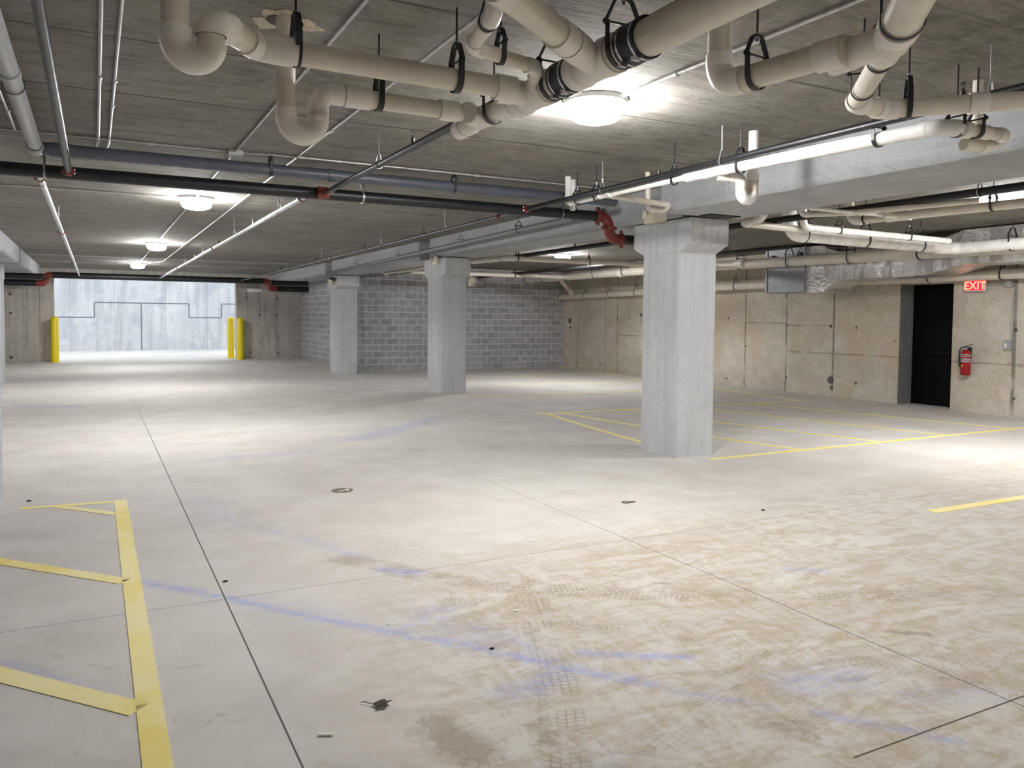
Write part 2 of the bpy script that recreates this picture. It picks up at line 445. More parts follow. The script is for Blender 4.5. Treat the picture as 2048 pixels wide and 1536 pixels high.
def make_floor():
    xs = np.unique(np.round(np.concatenate([np.arange(-14, -1.2, .4), np.arange(-1.2, 6.5, .026), np.arange(6.5, 15.6, .2)]), 4))
    ys = np.unique(np.round(np.concatenate([np.arange(-6, 1.6, .4), np.arange(1.6, 6.2, .026), np.arange(6.2, 13, .06), np.arange(13, 20, .15), np.arange(20, 42.6, .3)]), 4))
    gx, gy = np.meshgrid(xs, ys); P = np.stack([gx.ravel(), gy.ravel()], 1)
    z = floor_z(P[:, 0], P[:, 1])
    nx, ny = len(xs), len(ys)
    i = np.arange(nx * ny).reshape(ny, nx)
    q = np.stack([i[:-1, :-1], i[:-1, 1:], i[1:, 1:], i[1:, :-1]], -1).reshape(-1, 4)
    me = bpy.data.meshes.new('floor')
    me.vertices.add(nx * ny); me.vertices.foreach_set('co', np.column_stack([P, z]).astype(np.float32).ravel())
    me.loops.add(q.size); me.loops.foreach_set('vertex_index', q.astype(np.int32).ravel())
    me.polygons.add(len(q)); me.polygons.foreach_set('loop_start', np.arange(0, q.size, 4, dtype=np.int32))
    me.update(calc_edges=True)
    chalk = np.zeros(len(P)); mud = np.zeros(len(P)); patch = np.zeros(len(P)); tread = np.zeros((len(P), 3))
    CH = [([(.26, 5.5), (.69, 4.98), (1.02, 4.51), (1.37, 4.07), (1.63, 3.77), (1.81, 3.54), (1.93, 3.35), (2.12, 3.10), (2.27, 2.94)], .045, .95),
          ([(.69, 4.98), (.95, 4.7), (1.2, 4.35)], .14, .25),
          ([(1.44, 4.09), (1.58, 4.08), (1.68, 4.26), (1.81, 4.24), (1.71, 4.04)], .07, .45), ([(1.6, 4.05), (1.85, 3.75)], .18, .32),
          ([(1.65, 3.14), (1.75, 3.12), (1.86, 3.17), (1.94, 3.22)], .08, .62), ([(1.65, 3.13), (1.80, 3.12)], .035, .7), ([(1.95, 3.4), (2.0, 3.2)], .12, .35),
          ([(2.17, 3.36), (2.38, 3.21), (2.63, 3.07)], .035, .95), ([(2.27, 2.94), (2.35, 2.79), (2.56, 2.57), (2.62, 2.48)], .025, .6),
          ([(2.76, 2.36), (2.91, 2.17), (3.01, 2.06), (3.08, 1.95)], .03, .75), ([(2.75, 2.37), (2.80, 2.33)], .03, .8),
          ([(2.9, 2.62), (3.19, 2.55)], .13, .5), ([(3.29, 2.29), (3.59, 2.17)], .1, .32), ([(4.19, 3.88), (4.36, 3.75)], .05, .6),
          ([(1.72, 5.09), (1.87, 4.92)], .07, .8), ([(1.58, 5.58), (1.65, 5.45)], .06, .5), ([(1.24, 9.87), (1.66, 9.98), (2.37, 9.93)], .14, .4),
          ([(3.11, 10.72), (3.63, 11.0), (4.55, 11.77), (4.95, 12.13)], .22, .5), ([(-1.4, 17.27), (-.3, 16.71)], .16, .75),
          ([(.84, 7.77), (.94, 6.91)], .16, .3), ([(.94, 6.91), (1.43, 6.01), (1.64, 5.41)], .08, .3), ([(1.82, 3.94), (1.9, 3.79), (1.97, 3.57), (1.94, 3.31)], .05, .5),
          ([(-.43, 4.53), (-.3, 4.4), (-.02, 3.97), (.1, 3.8)], .035, .5), ([(7.44, 15.2), (8.99, 15.0)], .16, .35), ([(1.2, 2.2), (1.7, 2.35)], .2, .3), ([(9.2, 8.6), (9.7, 8.5)], .2, .25)]
    for pts, w, a in CH:
        d, _, _ = seg_field(P, pts, w); chalk = np.maximum(chalk, a * np.exp(-(d / w) ** 2))
    for pts, w, a in [([(1.24, 2.97), (1.3, 2.75)], .16, .9), ([(1.63, 2.82), (1.6, 2.7)], .10, .8), ([(2.52, 2.37), (2.6, 2.3)], .14, .75), ([(1.35, 2.55), (1.5, 2.45)], .10, .7),
                      ([(3.85, 2.82), (4.0, 2.72)], .05, .9), ([(3.19, 4.05), (3.27, 4.0)], .05, .8), ([(.45, 5.08), (.5, 5.05)], .04, .5), ([(1.3, 2.62), (1.24, 2.9)], .2, .55), ([(2.3, 2.6), (2.7, 2.5)], .08, .45),
                      ([(.3, 3.5), (.6, 3.4)], .05, .5), ([(-.2, 3.3), (0, 3.2)], .12, .45), ([(.72, 2.95), (.9, 2.8)], .06, .5), ([(-.5, 5.2), (-.2, 4.7)], .10, .42), ([(-.4, 4.75), (.05, 4.2)], .05, .5), ([(.0, 4.15), (.45, 4.05)], .035, .5), ([(.28, 3.55), (.5, 3.5)], .04, .5), ([(-.15, 3.45), (.05, 3.3)], .09, .5), ([(.55, 2.9), (1.0, 2.75)], .03, .5)]:
        d, _, _ = seg_field(P, pts, w); patch = np.maximum(patch, a * np.exp(-(d / w) ** 2))
    gx_, gy_ = P[:, 0], P[:, 1]
    sm = lambda a, b, t: np.clip((t - a) / (b - a), 0, 1) ** 2 * (3 - 2 * np.clip((t - a) / (b - a), 0, 1))
    mud = sm(.5, 1.9, gx_ + (3.2 - gy_) * .25) * sm(5.9, 4.2, gy_ - (gx_ - 2.5) * .12) * (1 - .25 * sm(4.5, 6, gx_))
    mud = np.maximum(mud, .28 * sm(8.5, 5, gy_) * sm(.8, 2, gx_))
    for pts, w, a in [([(1.54, 5.43), (1.89, 4.87), (2.16, 4.51), (2.41, 4.31), (2.77, 4.06), (3.11, 3.86), (3.51, 3.62)], .11, 1.0),
                      ([(3.99, 3.36), (4.58, 3.13), (5.3, 2.87)], .11, .9), ([(1.87, 4.33), (2.26, 3.81), (2.53, 3.47), (2.79, 3.16)], .07, .7),
                      ([(2.46, 4.47), (2.23, 3.9), (2.04, 3.46), (1.82, 2.97), (1.56, 2.5)], .10, .85), ([(1.96, 4.17), (1.85, 3.63)], .05, .5),
                      ([(2.01, 2.5), (2.32, 2.62), (2.81, 2.82)], .09, .6), ([(3.68, 2.65), (4.01, 2.21)], .07, .55), ([(2.89, 2.97), (3.34, 2.68), (3.55, 2.42), (3.88, 2.13)], .08, .6),
                      ([(3.2, 4.7), (4.3, 4.6), (5.6, 4.35)], .09, .4), ([(1.0, 8.6), (.95, 7.2), (1.2, 6.2)], .3, .22)]:
        d, u, v = seg_field(P, pts, w)
        k = a * np.clip((w * 1.15 - d) / (w * .3), 0, 1)
        b = k > tread[:, 2]
        tread[b] = np.stack([u[b], v[b] / w, k[b]], 1)
        near = (d < w * 2) & ~b & (tread[:, 2] == 0)
        tread[near, 0] = u[near]; tread[near, 1] = (v / w)[near]
        mud = np.maximum(mud, .75 * a * np.exp(-(d / (w * 1.8)) ** 2) * (a > .35))
    for n, a in (('chalk', chalk), ('mud', np.clip(mud, 0, 1)), ('patch', patch)):
        me.attributes.new(n, 'FLOAT', 'POINT').data.foreach_set('value', a.astype(np.float32))
    me.attributes.new('tread', 'FLOAT_VECTOR', 'POINT').data.foreach_set('vector', tread.astype(np.float32).ravel())
    me.materials.append(M['floor']); me.shade_smooth()
    o = bpy.data.objects.new('floor', me); C.objects.link(o)
    return struct(o)
make_floor()

# ------------------------------------------------------------------ the shell
struct(MB().box(-14, 15.3, -6, 33.1, HC, HC + .25).build('ceiling', M['ceiling']))
w = MB().box(14.75, 15.3, -6, 9.70, -.1, HC).box(14.75, 15.3, 10.85, 33.1, -.1, HC).box(14.75, 15.3, 9.70, 10.85, 2.47, HC).box(15.23, 15.3, 9.70, 10.85, -.1, 2.47)
struct(w.build('wall_right', M['right_wall']))
w = MB().box(-14, -1.27, 32.8, 33.1, -.1, HC).box(4.95, 15.3, 32.8, 33.1, -.1, HC).box(-1.27, 4.95, 32.8, 33.1, 3.02, HC)
struct(w.build('wall_far', M['far_wall']))
struct(MB().box(-14.2, -14, -6, 33.1, -.1, HC).build('wall_left', M['plain_wall']))
struct(MB().box(-14.2, 15.3, -6.2, -6, -.1, HC).build('wall_back', M['plain_wall']))
struct(MB().box(7.45, 14.75, 24.2, 24.4, -.1, HC).build('wall_block_front', M['block_x']))
struct(MB().box(7.45, 7.65, 24.4, 32.8, -.1, HC).build('wall_block_side', M['block_y']))
# the open ramp outside the opening
struct(MB().box(-9, 15, 42.4, 42.8, -.6, 5.2).build('wall_ramp_far', M['ramp_wall']))
struct(MB().box(-9.3, -9, 33.1, 42.8, -.6, 5.2).build('wall_ramp_left', M['ramp_wall']))
struct(MB().box(15, 15.3, 33.1, 42.8, -.6, 5.2).build('wall_ramp_right', M['ramp_wall']))

# exit door set back in the right wall
dr = MB().box(15.16, 15.2, 9.76, 10.79, .006, 2.20).build('door_1', M['black_door'], org=(15.18, 10.28, 0)); struct(dr)
MB().box(15.15, 15.22, 9.70, 9.76, 0, 2.26).box(15.15, 15.22, 10.79, 10.85, 0, 2.26).box(15.15, 15.22, 9.70, 10.85, 2.20, 2.47).build('door_frame', M['black_door'], dr)
MB().box(15.06, 15.10, 9.82, 10.62, 1.04, 1.12).box(15.10, 15.16, 9.84, 9.90, 1.05, 1.11).box(15.10, 15.16, 10.54, 10.60, 1.05, 1.11).build('push_bar', M['black_door'], dr, bevel=.006)
struct(MB().box(14.745, 15.15, 10.83, 10.85, 0, 2.47).build('trim_1', M['frame_grey']))

# ------------------------------------------------------------------ columns and beams
def column(x0, x1, y0, y1, label, corbel=.2, top=2.93):
    yc, zb = (y0 + y1) / 2, float(floor_z((x0 + x1) / 2, y0)) - .06
    t = thing('concrete_column', ((x0 + x1) / 2, yc, zb), label, 'column', 'concrete columns')
    c = .022
    poly = [(x0 + c, y0), (x1 - c, y0), (x1, y0 + c), (x1, y1 - c), (x1 - c, y1), (x0 + c, y1), (x0, y1 - c), (x0, y0 + c)]
    MB().prism(poly, (zb, top - .4 if corbel else top), lambda a, b, e: (a, b, e)).build('shaft', M['column'], t)
    if corbel:
        P = [(y0, top - .4), (y0 - corbel, top - .31), (y0 - corbel, top), (y1 + corbel, top), (y1 + corbel, top - .31), (y1, top - .4)]
        MB().prism(P, (x0, x1), lambda a, b, e: (e, a, b)).build('corbel', M['column'], t, bevel=.008)
    return t
column(6.31, 6.91, 7.66, 8.39, 'nearest and largest light grey concrete column, right of centre')
column(6.31, 6.88, 15.16, 15.92, 'middle grey concrete column standing before the block wall, beyond the nearest one')
column(6.36, 7.02, 23.40, 24.10, 'farthest grey concrete column, at the corner of the block wall')
column(-2.62, -1.98, 22.7, 23.40, 'grey concrete column cut by the left edge, before the left bollard')
column(-1.36, -.745, 7.66, 8.39, 'grey concrete column just showing at the left edge, beside the hatched bay')

def beam(x0, x1, y0, y1, label, z0=2.945, blk=None):
    t = thing('concrete_beam', ((x0 + x1) / 2, (y0 + y1) / 2, z0), label, 'beam', 'concrete beams')
    c = .03
    P = [(x0, z0 + c * 2.6), (x0, HC), (x1, HC), (x1, z0 + c), (x1 - c, z0), (x0 + c * 1.4, z0)]
    MB().prism(P, (y0, y1), lambda a, b, e: (a, e, b)).build('web', M['beam'], t)
    if blk:
        xa, xb, ya, yb = blk
        MB().box(xa, xb, ya, yb, z0, HC - .03).build('end_block', M['beam'], t)
    MB().box(max(x0, 6.38), min(x1, 6.85), y1 - .25, y1 - .05, z0 - .014, z0).build('bearing_pad', M['rubber'], t) if x0 > 0 else None
    return t
beam(5.85, 7.05, -5.9, 7.45, 'wide grey concrete beam at top right, in front of the nearest column')
b2 = beam(6.27, 7.03, 7.62, 15.69, 'grey concrete beam between the nearest and middle columns')
beam(6.27, 7.03, 16.32, 23.55, 'grey concrete beam between the middle and farthest columns', blk=(6.5, 6.9, 15.8, 16.32))
beam(6.27, 7.03, 24.25, 32.8, 'grey concrete beam running from the farthest column to the far wall', blk=(6.5, 6.9, 23.7, 24.25))
beam(-2.75, -1.62, 8.5, 23.0, 'grey concrete beam at the left edge, above the cut-off column')
beam(-2.75, -1.62, 23.5, 32.8, 'grey concrete beam at far left running to the far wall')
hole = MB()
for y, z in ((8.28, 3.22), (8.28, 3.03), (8.02, 3.03)): hole.lathe((6.266, y, z), (1, 0, 0), [(0, .022), (.02, .022)], 12)
hole.build('bolt_hole', M['void'], b2)

# ------------------------------------------------------------------ pipes
def arc_pts(a, b, c, R, n=9):
    """fillet at b of the polyline a-b-c; returns the arc points and how far it eats into each leg"""
    a, b, c = map(Vector, (a, b, c)); u, v = (a - b).normalized(), (c - b).normalized()
    th = u.angle(v)
    if PI - th < .04: return None, 0.0
    d = R / math.tan(th / 2)
    d = min(d, (a - b).length * .95, (c - b).length * .95); R = d * math.tan(th / 2)
    ctr = b + (u + v).normalized() * (R / math.sin(th / 2)); p0, p1 = b + u * d, b + v * d
    q0, q1 = p0 - ctr, p1 - ctr; ang = q0.angle(q1); ax = q0.cross(q1).normalized()
    return [ctr + Matrix.Rotation(ang * i / (n - 1), 3, ax) @ q0 for i in range(n)], d

def run(t, pts, r, mat, bend=None, fit=None, hub=1.14, part='pipe', elbow='elbow', seg=22, hub_len=None):
    """straight pipes between pts, each corner an elbow with hubs; all children of t"""
    pts = [Vector(p) for p in pts]; bend = bend or r * 1.9; fit = fit or mat
    hl = hub_len if hub_len is not None else r * .9
    st = [0.0] * len(pts); arcs = {}
    for i in range(1, len(pts) - 1):
        A, st[i] = arc_pts(pts[i - 1], pts[i], pts[i + 1], bend)
        if A: arcs[i] = A
    for i in range(len(pts) - 1):
        u = (pts[i + 1] - pts[i]).normalized()
        a, b = pts[i] + u * st[i], pts[i + 1] - u * st[i + 1]
        if (b - a).length > .03: MB().sweep([a, b], r, seg).build(part, mat, t, smooth=True)
    for i, A in arcs.items():
        m = MB(); u = (pts[i - 1] - pts[i]).normalized(); v = (pts[i + 1] - pts[i]).normalized()
        m.sweep(A, r * (hub - .04), seg, caps=False, t0=-u, t1=v)
        if hl > 0:
            for e, d, j in ((A[0], u, i - 1), (A[-1], v, i + 1)):
                if (pts[j] - e).length - st[j] < hl * .8: continue
                m.lathe(e - d * r * .25, d, [(0, r * (hub - .04)), (r * .2, r * hub), (r * .25 + hl, r * hub), (r * .25 + hl, r * .99)], seg)
        m.build(elbow, fit, t, smooth=True)

def sleeve(t, name, c, d, L, r, mat, lip=.006):
    c, d = Vector(c), Vector(d).normalized()
    MB().lathe(c - d * L / 2, d, [(0, r * .9), (0, r), (L * .5, r), (L, r), (L, r * .9)], 26).build(name, mat, t, smooth=True)

def wye(t, c, d, bdir, L, r, mat, rb=None, Lb=None, name='wye'):
    """sleeve along d with a branch stub leaving towards bdir"""
    c, d, bd = Vector(c), Vector(d).normalized(), Vector(bdir).normalized(); rb = rb or r; Lb = Lb or L * .8
    m = MB().lathe(c - d * L / 2, d, [(0, r * .9), (0, r * 1.14), (L * .22, r * 1.14), (L * .24, r * 1.06), (L * .76, r * 1.06), (L * .78, r * 1.14), (L, r * 1.14), (L, r * .9)], 26)
    m.lathe(c, bd, [(0, rb * 1.06), (Lb * .6, rb * 1.06), (Lb * .62, rb * 1.14), (Lb, rb * 1.14), (Lb, rb * .9)], 26)
    m.build(name, mat, t, smooth=True)

def rubber_coupling(t, c, d, r):
    c, d = Vector(c), Vector(d).normalized(); L = .15
    k = MB().lathe(c - d * L / 2, d, [(0, r * 1.02), (0, r * 1.13), (L * .1, r * 1.13), (L * .12, r * 1.10), (L * .88, r * 1.10), (L * .9, r * 1.13), (L, r * 1.13), (L, r * 1.02)], 30).build('rubber_coupling', M['rubber'], t, smooth=True)
    for s in (-1, 1):
        MB().lathe(c + d * s * L * .33 - d * .007, d, [(0, r * 1.09), (0, r * 1.125), (.014, r * 1.125), (.014, r * 1.09)], 30).build('clamp_band', M['stainless'], k, smooth=True)
        MB().obox(c + d * s * L * .33 + Vector((-.05, 0, -r * 1.14)), (1, 0, 0), (0, 1, 0), (0, 0, 1), .02, .011, .01).build('clamp_screw', M['stainless'], k)

def grooved(t, c, d, r, lug=(1, 0, 0), name='grooved_coupling', L=.05):
    """red two-bolt coupling"""
    c, d, l = Vector(c), Vector(d).normalized(), Vector(lug).normalized(); n = d.cross(l).normalized()
    m = MB().lathe(c - d * L / 2, d, [(0, r * 1.02), (0, r * 1.2), (L * .2, r * 1.33), (L * .8, r * 1.33), (L, r * 1.2), (L, r * 1.02)], 20)
    for s in (-1, 1): m.obox(c + l * s * r * 1.45, l, d, n, r * .36, L * .42, r * .32)
    k = m.build(name, M['orange'], t, smooth=True)
    for s in (-1, 1): MB().sweep([c + l * s * r * 1.52 - n * r * .75, c + l * s * r * 1.52 + n * r * .75], .006, 8).build('bolt', M['stainless'], k)

def sprinkler(t, x, y, z, up=.10):
    m = MB().lathe((x, y, z), (0, 0, 1), [(0, .017), (up * .45, .017), (up * .45, .012), (up * .6, .010)], 12)
    for s in (-1, 1): m.sweep([(x + s * .011, y, z + up * .58), (x + s * .015, y, z + up * .75), (x + s * .004, y, z + up * .93)], .003, 6)
    m.lathe((x, y, z + up * .93), (0, 0, 1), [(0, .017), (.004, .017)], 14)
    m.build('sprinkler_head', M['brass'], t, smooth=True)

X, Y, Z = Vector((1, 0, 0)), Vector((0, 1, 0)), Vector((0, 0, 1))
PV, PF, WP = M['pvc'], M['pvc_fit'], M['white_pvc']
def pipe_thing(name, loc, label, cat='pipe', group=None): return thing(name, loc, label, cat, group)

# big cream drain main running towards the camera, top centre
zM = 2.97
t = pipe_thing('drain_pipe', (2.22, 4.9, zM), 'thick cream drain main with two black rubber couplings, top centre')
run(t, [(2.20, 4.95, zM), (2.20, 4.12, zM)], .057, PV)
run(t, [(2.22, 4.12, zM), (2.22, -1.2, zM - .02)], .084, PV)
sleeve(t, 'end_cap', (2.20, 4.93, zM), Y, .10, .066, PF)
wye(t, (2.20, 4.68, zM), Y, (-.72, -.7, 0), .36, .058, PF, Lb=.2)
sleeve(t, 'reducer', (2.21, 4.30, zM), Y, .16, .067, PF)
wye(t, (2.22, 3.99, zM), Y, (-.8, .1, 0), .36, .082, PF, rb=.062, Lb=.22)
rubber_coupling(t, (2.22, 3.62, zM), Y, .086)
wye(t, (2.22, 3.36, zM), Y, (-.82, -.57, 0), .36, .084, PF, rb=.066, Lb=.34)
rubber_coupling(t, (2.22, 3.01, zM), Y, .086)
# branch from the top edge into the main
t = pipe_thing('drain_branch', (1.30, 2.69, zM), 'cream branch pipe slanting from the top edge into the drain main')
run(t, [(1.20, 2.65, zM), (1.93, 3.16, zM)], .062, PV)
sleeve(t, 'hub', (1.88, 3.125, zM), (.82, .57, 0), .13, .073, PF)
sleeve(t, 'hub', (1.40, 2.79, zM), (.82, .57, 0), .10, .070, PF)

# upper left branch with its trap
t = pipe_thing('drain_branch', (.32, 3.72, 2.97), 'cream branch pipe with a thick U-trap at top left, upper of the two')
run(t, [(.32, 3.72, HC - .002), (.32, 3.72, 2.802), (.464, 3.72, 2.802), (.464, 3.72, 2.985), (.70, 3.945, 2.972), (2.05, 3.965, 2.97)], .058, PV, bend=.072, fit=PF, hub=1.16)
sleeve(t, 'hub', (.82, 3.947, 2.972), X, .12, .069, PF); sleeve(t, 'hub', (2.02, 3.965, 2.97), X, .12, .069, PF)
# lower left branch with its trap
t = pipe_thing('drain_branch', (.96, 4.54, 2.97), 'cream branch pipe with a slimmer U-trap, lower of the two at top left')
run(t, [(.955, 4.54, HC - .002), (.955, 4.54, 2.715), (1.135, 4.54, 2.715), (1.135, 4.54, 2.965), (2.02, 4.545, 2.965)], .052, PV, bend=.09, fit=PF, hub=1.14)
sleeve(t, 'hub', (1.36, 4.54, 2.965), X, .15, .062, PF); sleeve(t, 'hub', (1.93, 4.545, 2.965), X, .12, .062, PF)
k = MB()
for i in range(36):
    a0, a1 = 2 * PI * i / 36, 2 * PI * (i + 1) / 36
    f = lambda a, q: .15 + .03 * math.sin(a * 3 + 1) + .018 * math.sin(a * 7) + .012 * math.sin(a * 13 + q)
    g = lambda a: .095 + .008 * math.sin(a * 2)
    cx, cy, z0, z1 = .965, 4.60, HC - .006, HC + .001
    V = []
    for a in (a0, a1):
        for rr, zz in ((g(a), z0), (f(a, 0), z0), (f(a, 0), z1), (g(a), z1)): V.append((cx + 1.15 * rr * math.cos(a), cy + rr * math.sin(a), zz))
    k.add(V, [(0, 1, 5, 4), (1, 2, 6, 5), (3, 0, 4, 7), (2, 3, 7, 6)])
o = k.build('mortar_patch', M['mortar'], org=(.965, 4.60, HC)); tag(o, 'ragged pale mortar ring around a hole in the ceiling above the slim trap', 'patch')
MB().lathe((.965, 4.60, HC - .0045), Z, [(0, .098), (.004, .098)], 28).build('hole', M['void'], o)

# thin cream pipe zig-zagging above the main
t = pipe_thing('drain_branch', (1.66, 3.32, 3.0), 'thin cream pipe turning in elbows above the thick main, top centre')
run(t, [(1.58, 3.20, HC - .012), (1.60, 3.24, 3.06), (1.68, 3.66, 3.05), (2.10, 3.74, 3.03), (2.14, 3.86, 2.97)], .037, PV, bend=.06, fit=PF)

# right-hand large drain: diagonal, its tributary and the elbow down to the lower pipe
t = pipe_thing('drain_pipe', (3.2, 2.45, zM), 'thick shiny cream pipe slanting down from the top edge at right')
run(t, [(2.20, 1.42, zM), (3.22, 2.45, zM)], .080, PV)
run(t, [(3.22, 2.45, zM), (3.93, 3.22, zM), (4.20, 3.24, zM), (5.6, 1.93, 2.99), (5.6, -4.0, 3.0)], .054, PV, fit=PF, bend=.07)
sleeve(t, 'hub', (3.08, 2.31, zM), (1, 1.01, 0), .10, .090, PF)
wye(t, (3.20, 2.45, zM), (1, 1.02, 0), (-.05, 1, 0), .34, .066, PF, rb=.070, Lb=.30)
sleeve(t, 'coupling', (4.57, 2.893, 2.975), (.73, -.69, 0), .10, .062, PF)
t = pipe_thing('drain_branch', (3.03, 3.33, 2.97), 'cream pipe with a downturned elbow from the ceiling, joining the thick slanting pipe')
run(t, [(3.02, 3.36, HC), (3.02, 3.36, 2.97), (3.13, 2.62, zM)], .064, PV, fit=PF, bend=.11, hub=1.13)
sleeve(t, 'hub', (3.12, 2.70, zM), (.11, -.74, 0), .14, .074, PF)
MB().lathe((3.09, 3.33, HC - .004), Z, [(0, .05), (.003, .05)], 20).build('hole', M['void'], t)

# slim sloped drain along the main sprinkler run on the right
t = pipe_thing('drain_pipe', (4.8, 7.7, 3.0), 'long white drain pipe running alongside the wide beam, below the black sprinkler line')
run(t, [(4.87, 7.92, HC - .012), (4.84, 7.86, 3.03), (4.8, 5.62, 3.005)], .034, WP, bend=.07)
run(t, [(4.8, 5.62, 3.005), (4.8, 3.27, 2.947), (5.02, 3.245, 2.946)], .048, WP, bend=.11)
sleeve(t, 'reducer', (4.8, 5.66, 3.005), Y, .16, .053, WP)
wye(t, (4.8, 5.36, 3.0), Y, (.8, .1, -.2), .30, .048, WP, rb=.044, Lb=.16)
wye(t, (4.8, 7.05, 3.02), Y, (.8, .1, -.05), .2, .036, WP, rb=.03, Lb=.13)
t = pipe_thing('drain_branch', (4.82, 3.22, 2.95), 'cream branch pipe with a folded trap near the right edge, under the thick slanting pipe')
run(t, [(4.96, 3.253, 2.945), (5.36, 3.21, 2.945), (5.44, 3.33, 2.90), (5.16, 3.36, 2.89)], .040, PV, bend=.055, fit=PF)
run(t, [(5.36, 3.40, HC), (5.36, 3.40, 2.93)], .032, PV)
sleeve(t, 'hub', (5.16, 3.23, 2.945), X, .09, .047, PF); sleeve(t, 'hub', (5.0, 3.248, 2.945), X, .08, .052, PF)
t = pipe_thing('drain_branch', (5.08, 5.24, 2.8), 'short cream branch with a bright white U-trap hanging beside the wide beam')
run(t, [(4.82, 5.36, 2.955), (4.985, 5.24, 2.94), (4.985, 5.24, 2.80)], .045, PV, fit=PF, bend=.06, hub=1.1)
run(t, [(4.985, 5.24, 2.83), (4.985, 5.24, 2.755), (5.117, 5.24, 2.755), (5.117, 5.24, 2.83)], .049, WP, bend=.066, hub=1.06, elbow='trap')
run(t, [(5.117, 5.24, 2.80), (5.117, 5.24, 2.94)], .049, PV); run(t, [(5.117, 5.24, 2.94), (5.117, 5.24, HC)], .043, WP)
sleeve(t, 'collar', (5.117, 5.24, 2.955), Z, .06, .052, WP)
t = pipe_thing('drain_branch', (5.3, 7.1, 2.97), 'thin cream branch folded back under itself beside the nearest column top')
run(t, [(4.82, 7.05, 3.01), (5.70, 7.12, 2.985), (5.74, 7.22, 2.94), (5.52, 7.25, 2.93), (5.50, 7.25, HC)], .028, PV, bend=.04, fit=PF)

# pipes on the far side of the beam line (right bay)
t = pipe_thing('drain_pipe', (9.0, 8.35, 2.95), 'thickest white pipe at right, dropping from the slab and running to the right edge')
run(t, [(8.86, 8.33, HC - .004), (8.86, 8.33, 2.945), (12.86, 8.50, 2.945), (13.0, 5.5, 2.95), (13.0, -3.0, 2.95)], .098, WP, bend=.21, hub=1.08)
sleeve(t, 'coupling', (12.50, 8.485, 2.945), X, .26, .108, WP)
t = pipe_thing('drain_pipe', (8.7, 7.85, 2.99), 'white pipe lying just behind and above the thickest white pipe')
run(t, [(8.62, 7.86, HC), (8.62, 7.86, 2.985), (11.9, 7.93, 2.975)], .046, WP, bend=.1)
t = pipe_thing('drain_branch', (7.5, 7.85, 2.97), 'short cream pipe with elbows close to the right of the nearest column top')
run(t, [(7.40, 7.25, HC - .012), (7.42, 7.42, 2.985), (7.50, 7.84, 2.97), (8.75, 7.98, 2.965)], .048, PV, bend=.1, fit=PF)
t = pipe_thing('drain_pipe', (8.7, 6.5, 2.98), 'cream pipe under the slab at the right edge, above the thickest white pipe')
run(t, [(8.60, 7.12, HC - .012), (8.60, 7.05, 2.985), (9.2, -1.0, 2.945)], .053, PV, bend=.1, fit=PF)
wye(t, (8.655, 6.42, 2.98), (-.08, 1, 0), (-1, .05, 0), .30, .053, PF, rb=.032, Lb=.25)
t = pipe_thing('drain_branch', (7.2, 6.5, 2.98), 'thin white pipe crossing under the slab to the cream pipe at right')
run(t, [(7.22, 6.51, 3.12), (7.22, 6.51, 2.985), (8.45, 6.46, 2.98)], .021, WP, bend=.04)
t = pipe_thing('drain_branch', (7.75, 6.9, 2.98), 'short cream pipe tucked behind the thin white crossing pipe')
run(t, [(7.62, 6.98, HC - .012), (7.64, 7.0, 2.99), (7.95, 6.55, 2.985), (8.3, 5.2, 2.99)], .032, PV, bend=.06, fit=PF)
t = pipe_thing('drain_pipe', (13.25, 16, 3.0), 'long cream drain running the length of the right bay, in front of the duct')
run(t, [(13.18, 27.2 - 3.1, 3.02), (13.28, 17.9, 3.03), (13.36, 6.5, 2.93), (13.36, -3.0, 2.86)], .110, PV, hub=1.05, bend=3)
for y in (22.5, 18.6, 13.9): sleeve(t, 'coupling', (13.26, y, 3.02), Y, .22, .12, PF)
t = pipe_thing('drain_branch', (9, 14.9, 2.97), 'cream branch crossing the right bay beneath the lit ceiling light')
run(t, [(7.70, 16.6, 2.99), (7.72, 14.93, 2.97), (13.2, 14.93, 2.98)], .056, PV, bend=.11, fit=PF)
t = pipe_thing('drain_branch', (10, 21.3, 2.97), 'cream branch crossing high in front of the block wall')
run(t, [(7.9, 21.2, 2.98), (13.2, 21.2, 3.0)], .058, PV)
sleeve(t, 'hub', (8.7, 21.2, 2.98), X, .2, .066, PF); sleeve(t, 'hub', (12.7, 21.2, 3.0), X, .2, .066, PF)
t = pipe_thing('drain_pipe', (14.45, 16, 2.5), 'lowest cream drain running along the tan right-hand wall')
run(t, [(14.45, 24.18, 2.45), (14.45, 15.0, 2.57), (14.45, 10.4, 2.565)], .095, PV, bend=3, hub=1.04, hub_len=0)
run(t, [(14.45, 10.4, 2.565), (14.45, -3.0, 2.66)], .10, PV)
run(t, [(13.3, 22.0, 2.95), (14.28, 23.0, 2.64), (14.44, 23.1, 2.50)], .07, PV, bend=.15, fit=PF)

# slate grey line above the black main, with its pale tail
t = pipe_thing('grey_pipe', (2, 8.44, 3.2), 'thick slate grey pipe crossing high above the black main')
run(t, [(-.40, 8.44, 3.2), (5.9, 8.44, 3.2)], .060, M['grey_pipe'])
sleeve(t, 'hub', (-.26, 8.44, 3.2), X, .16, .068, M['grey_pipe']); sleeve(t, 'hub', (2.26, 8.44, 3.2), X, .12, .067, M['grey_pipe'])
t = pipe_thing('grey_pipe', (-.45, 6, 3.2), 'thick pale grey pipe at top left running in to the slate grey pipe')
run(t, [(-.45, 3.2, 3.21), (-.45, 8.46, 3.2)], .057, M['pale_grey'])
sleeve(t, 'hub', (-.45, 8.40, 3.2), Y, .16, .066, M['pale_grey']); sleeve(t, 'hub', (-.45, 5.9, 3.2), Y, .14, .064, M['pale_grey'])

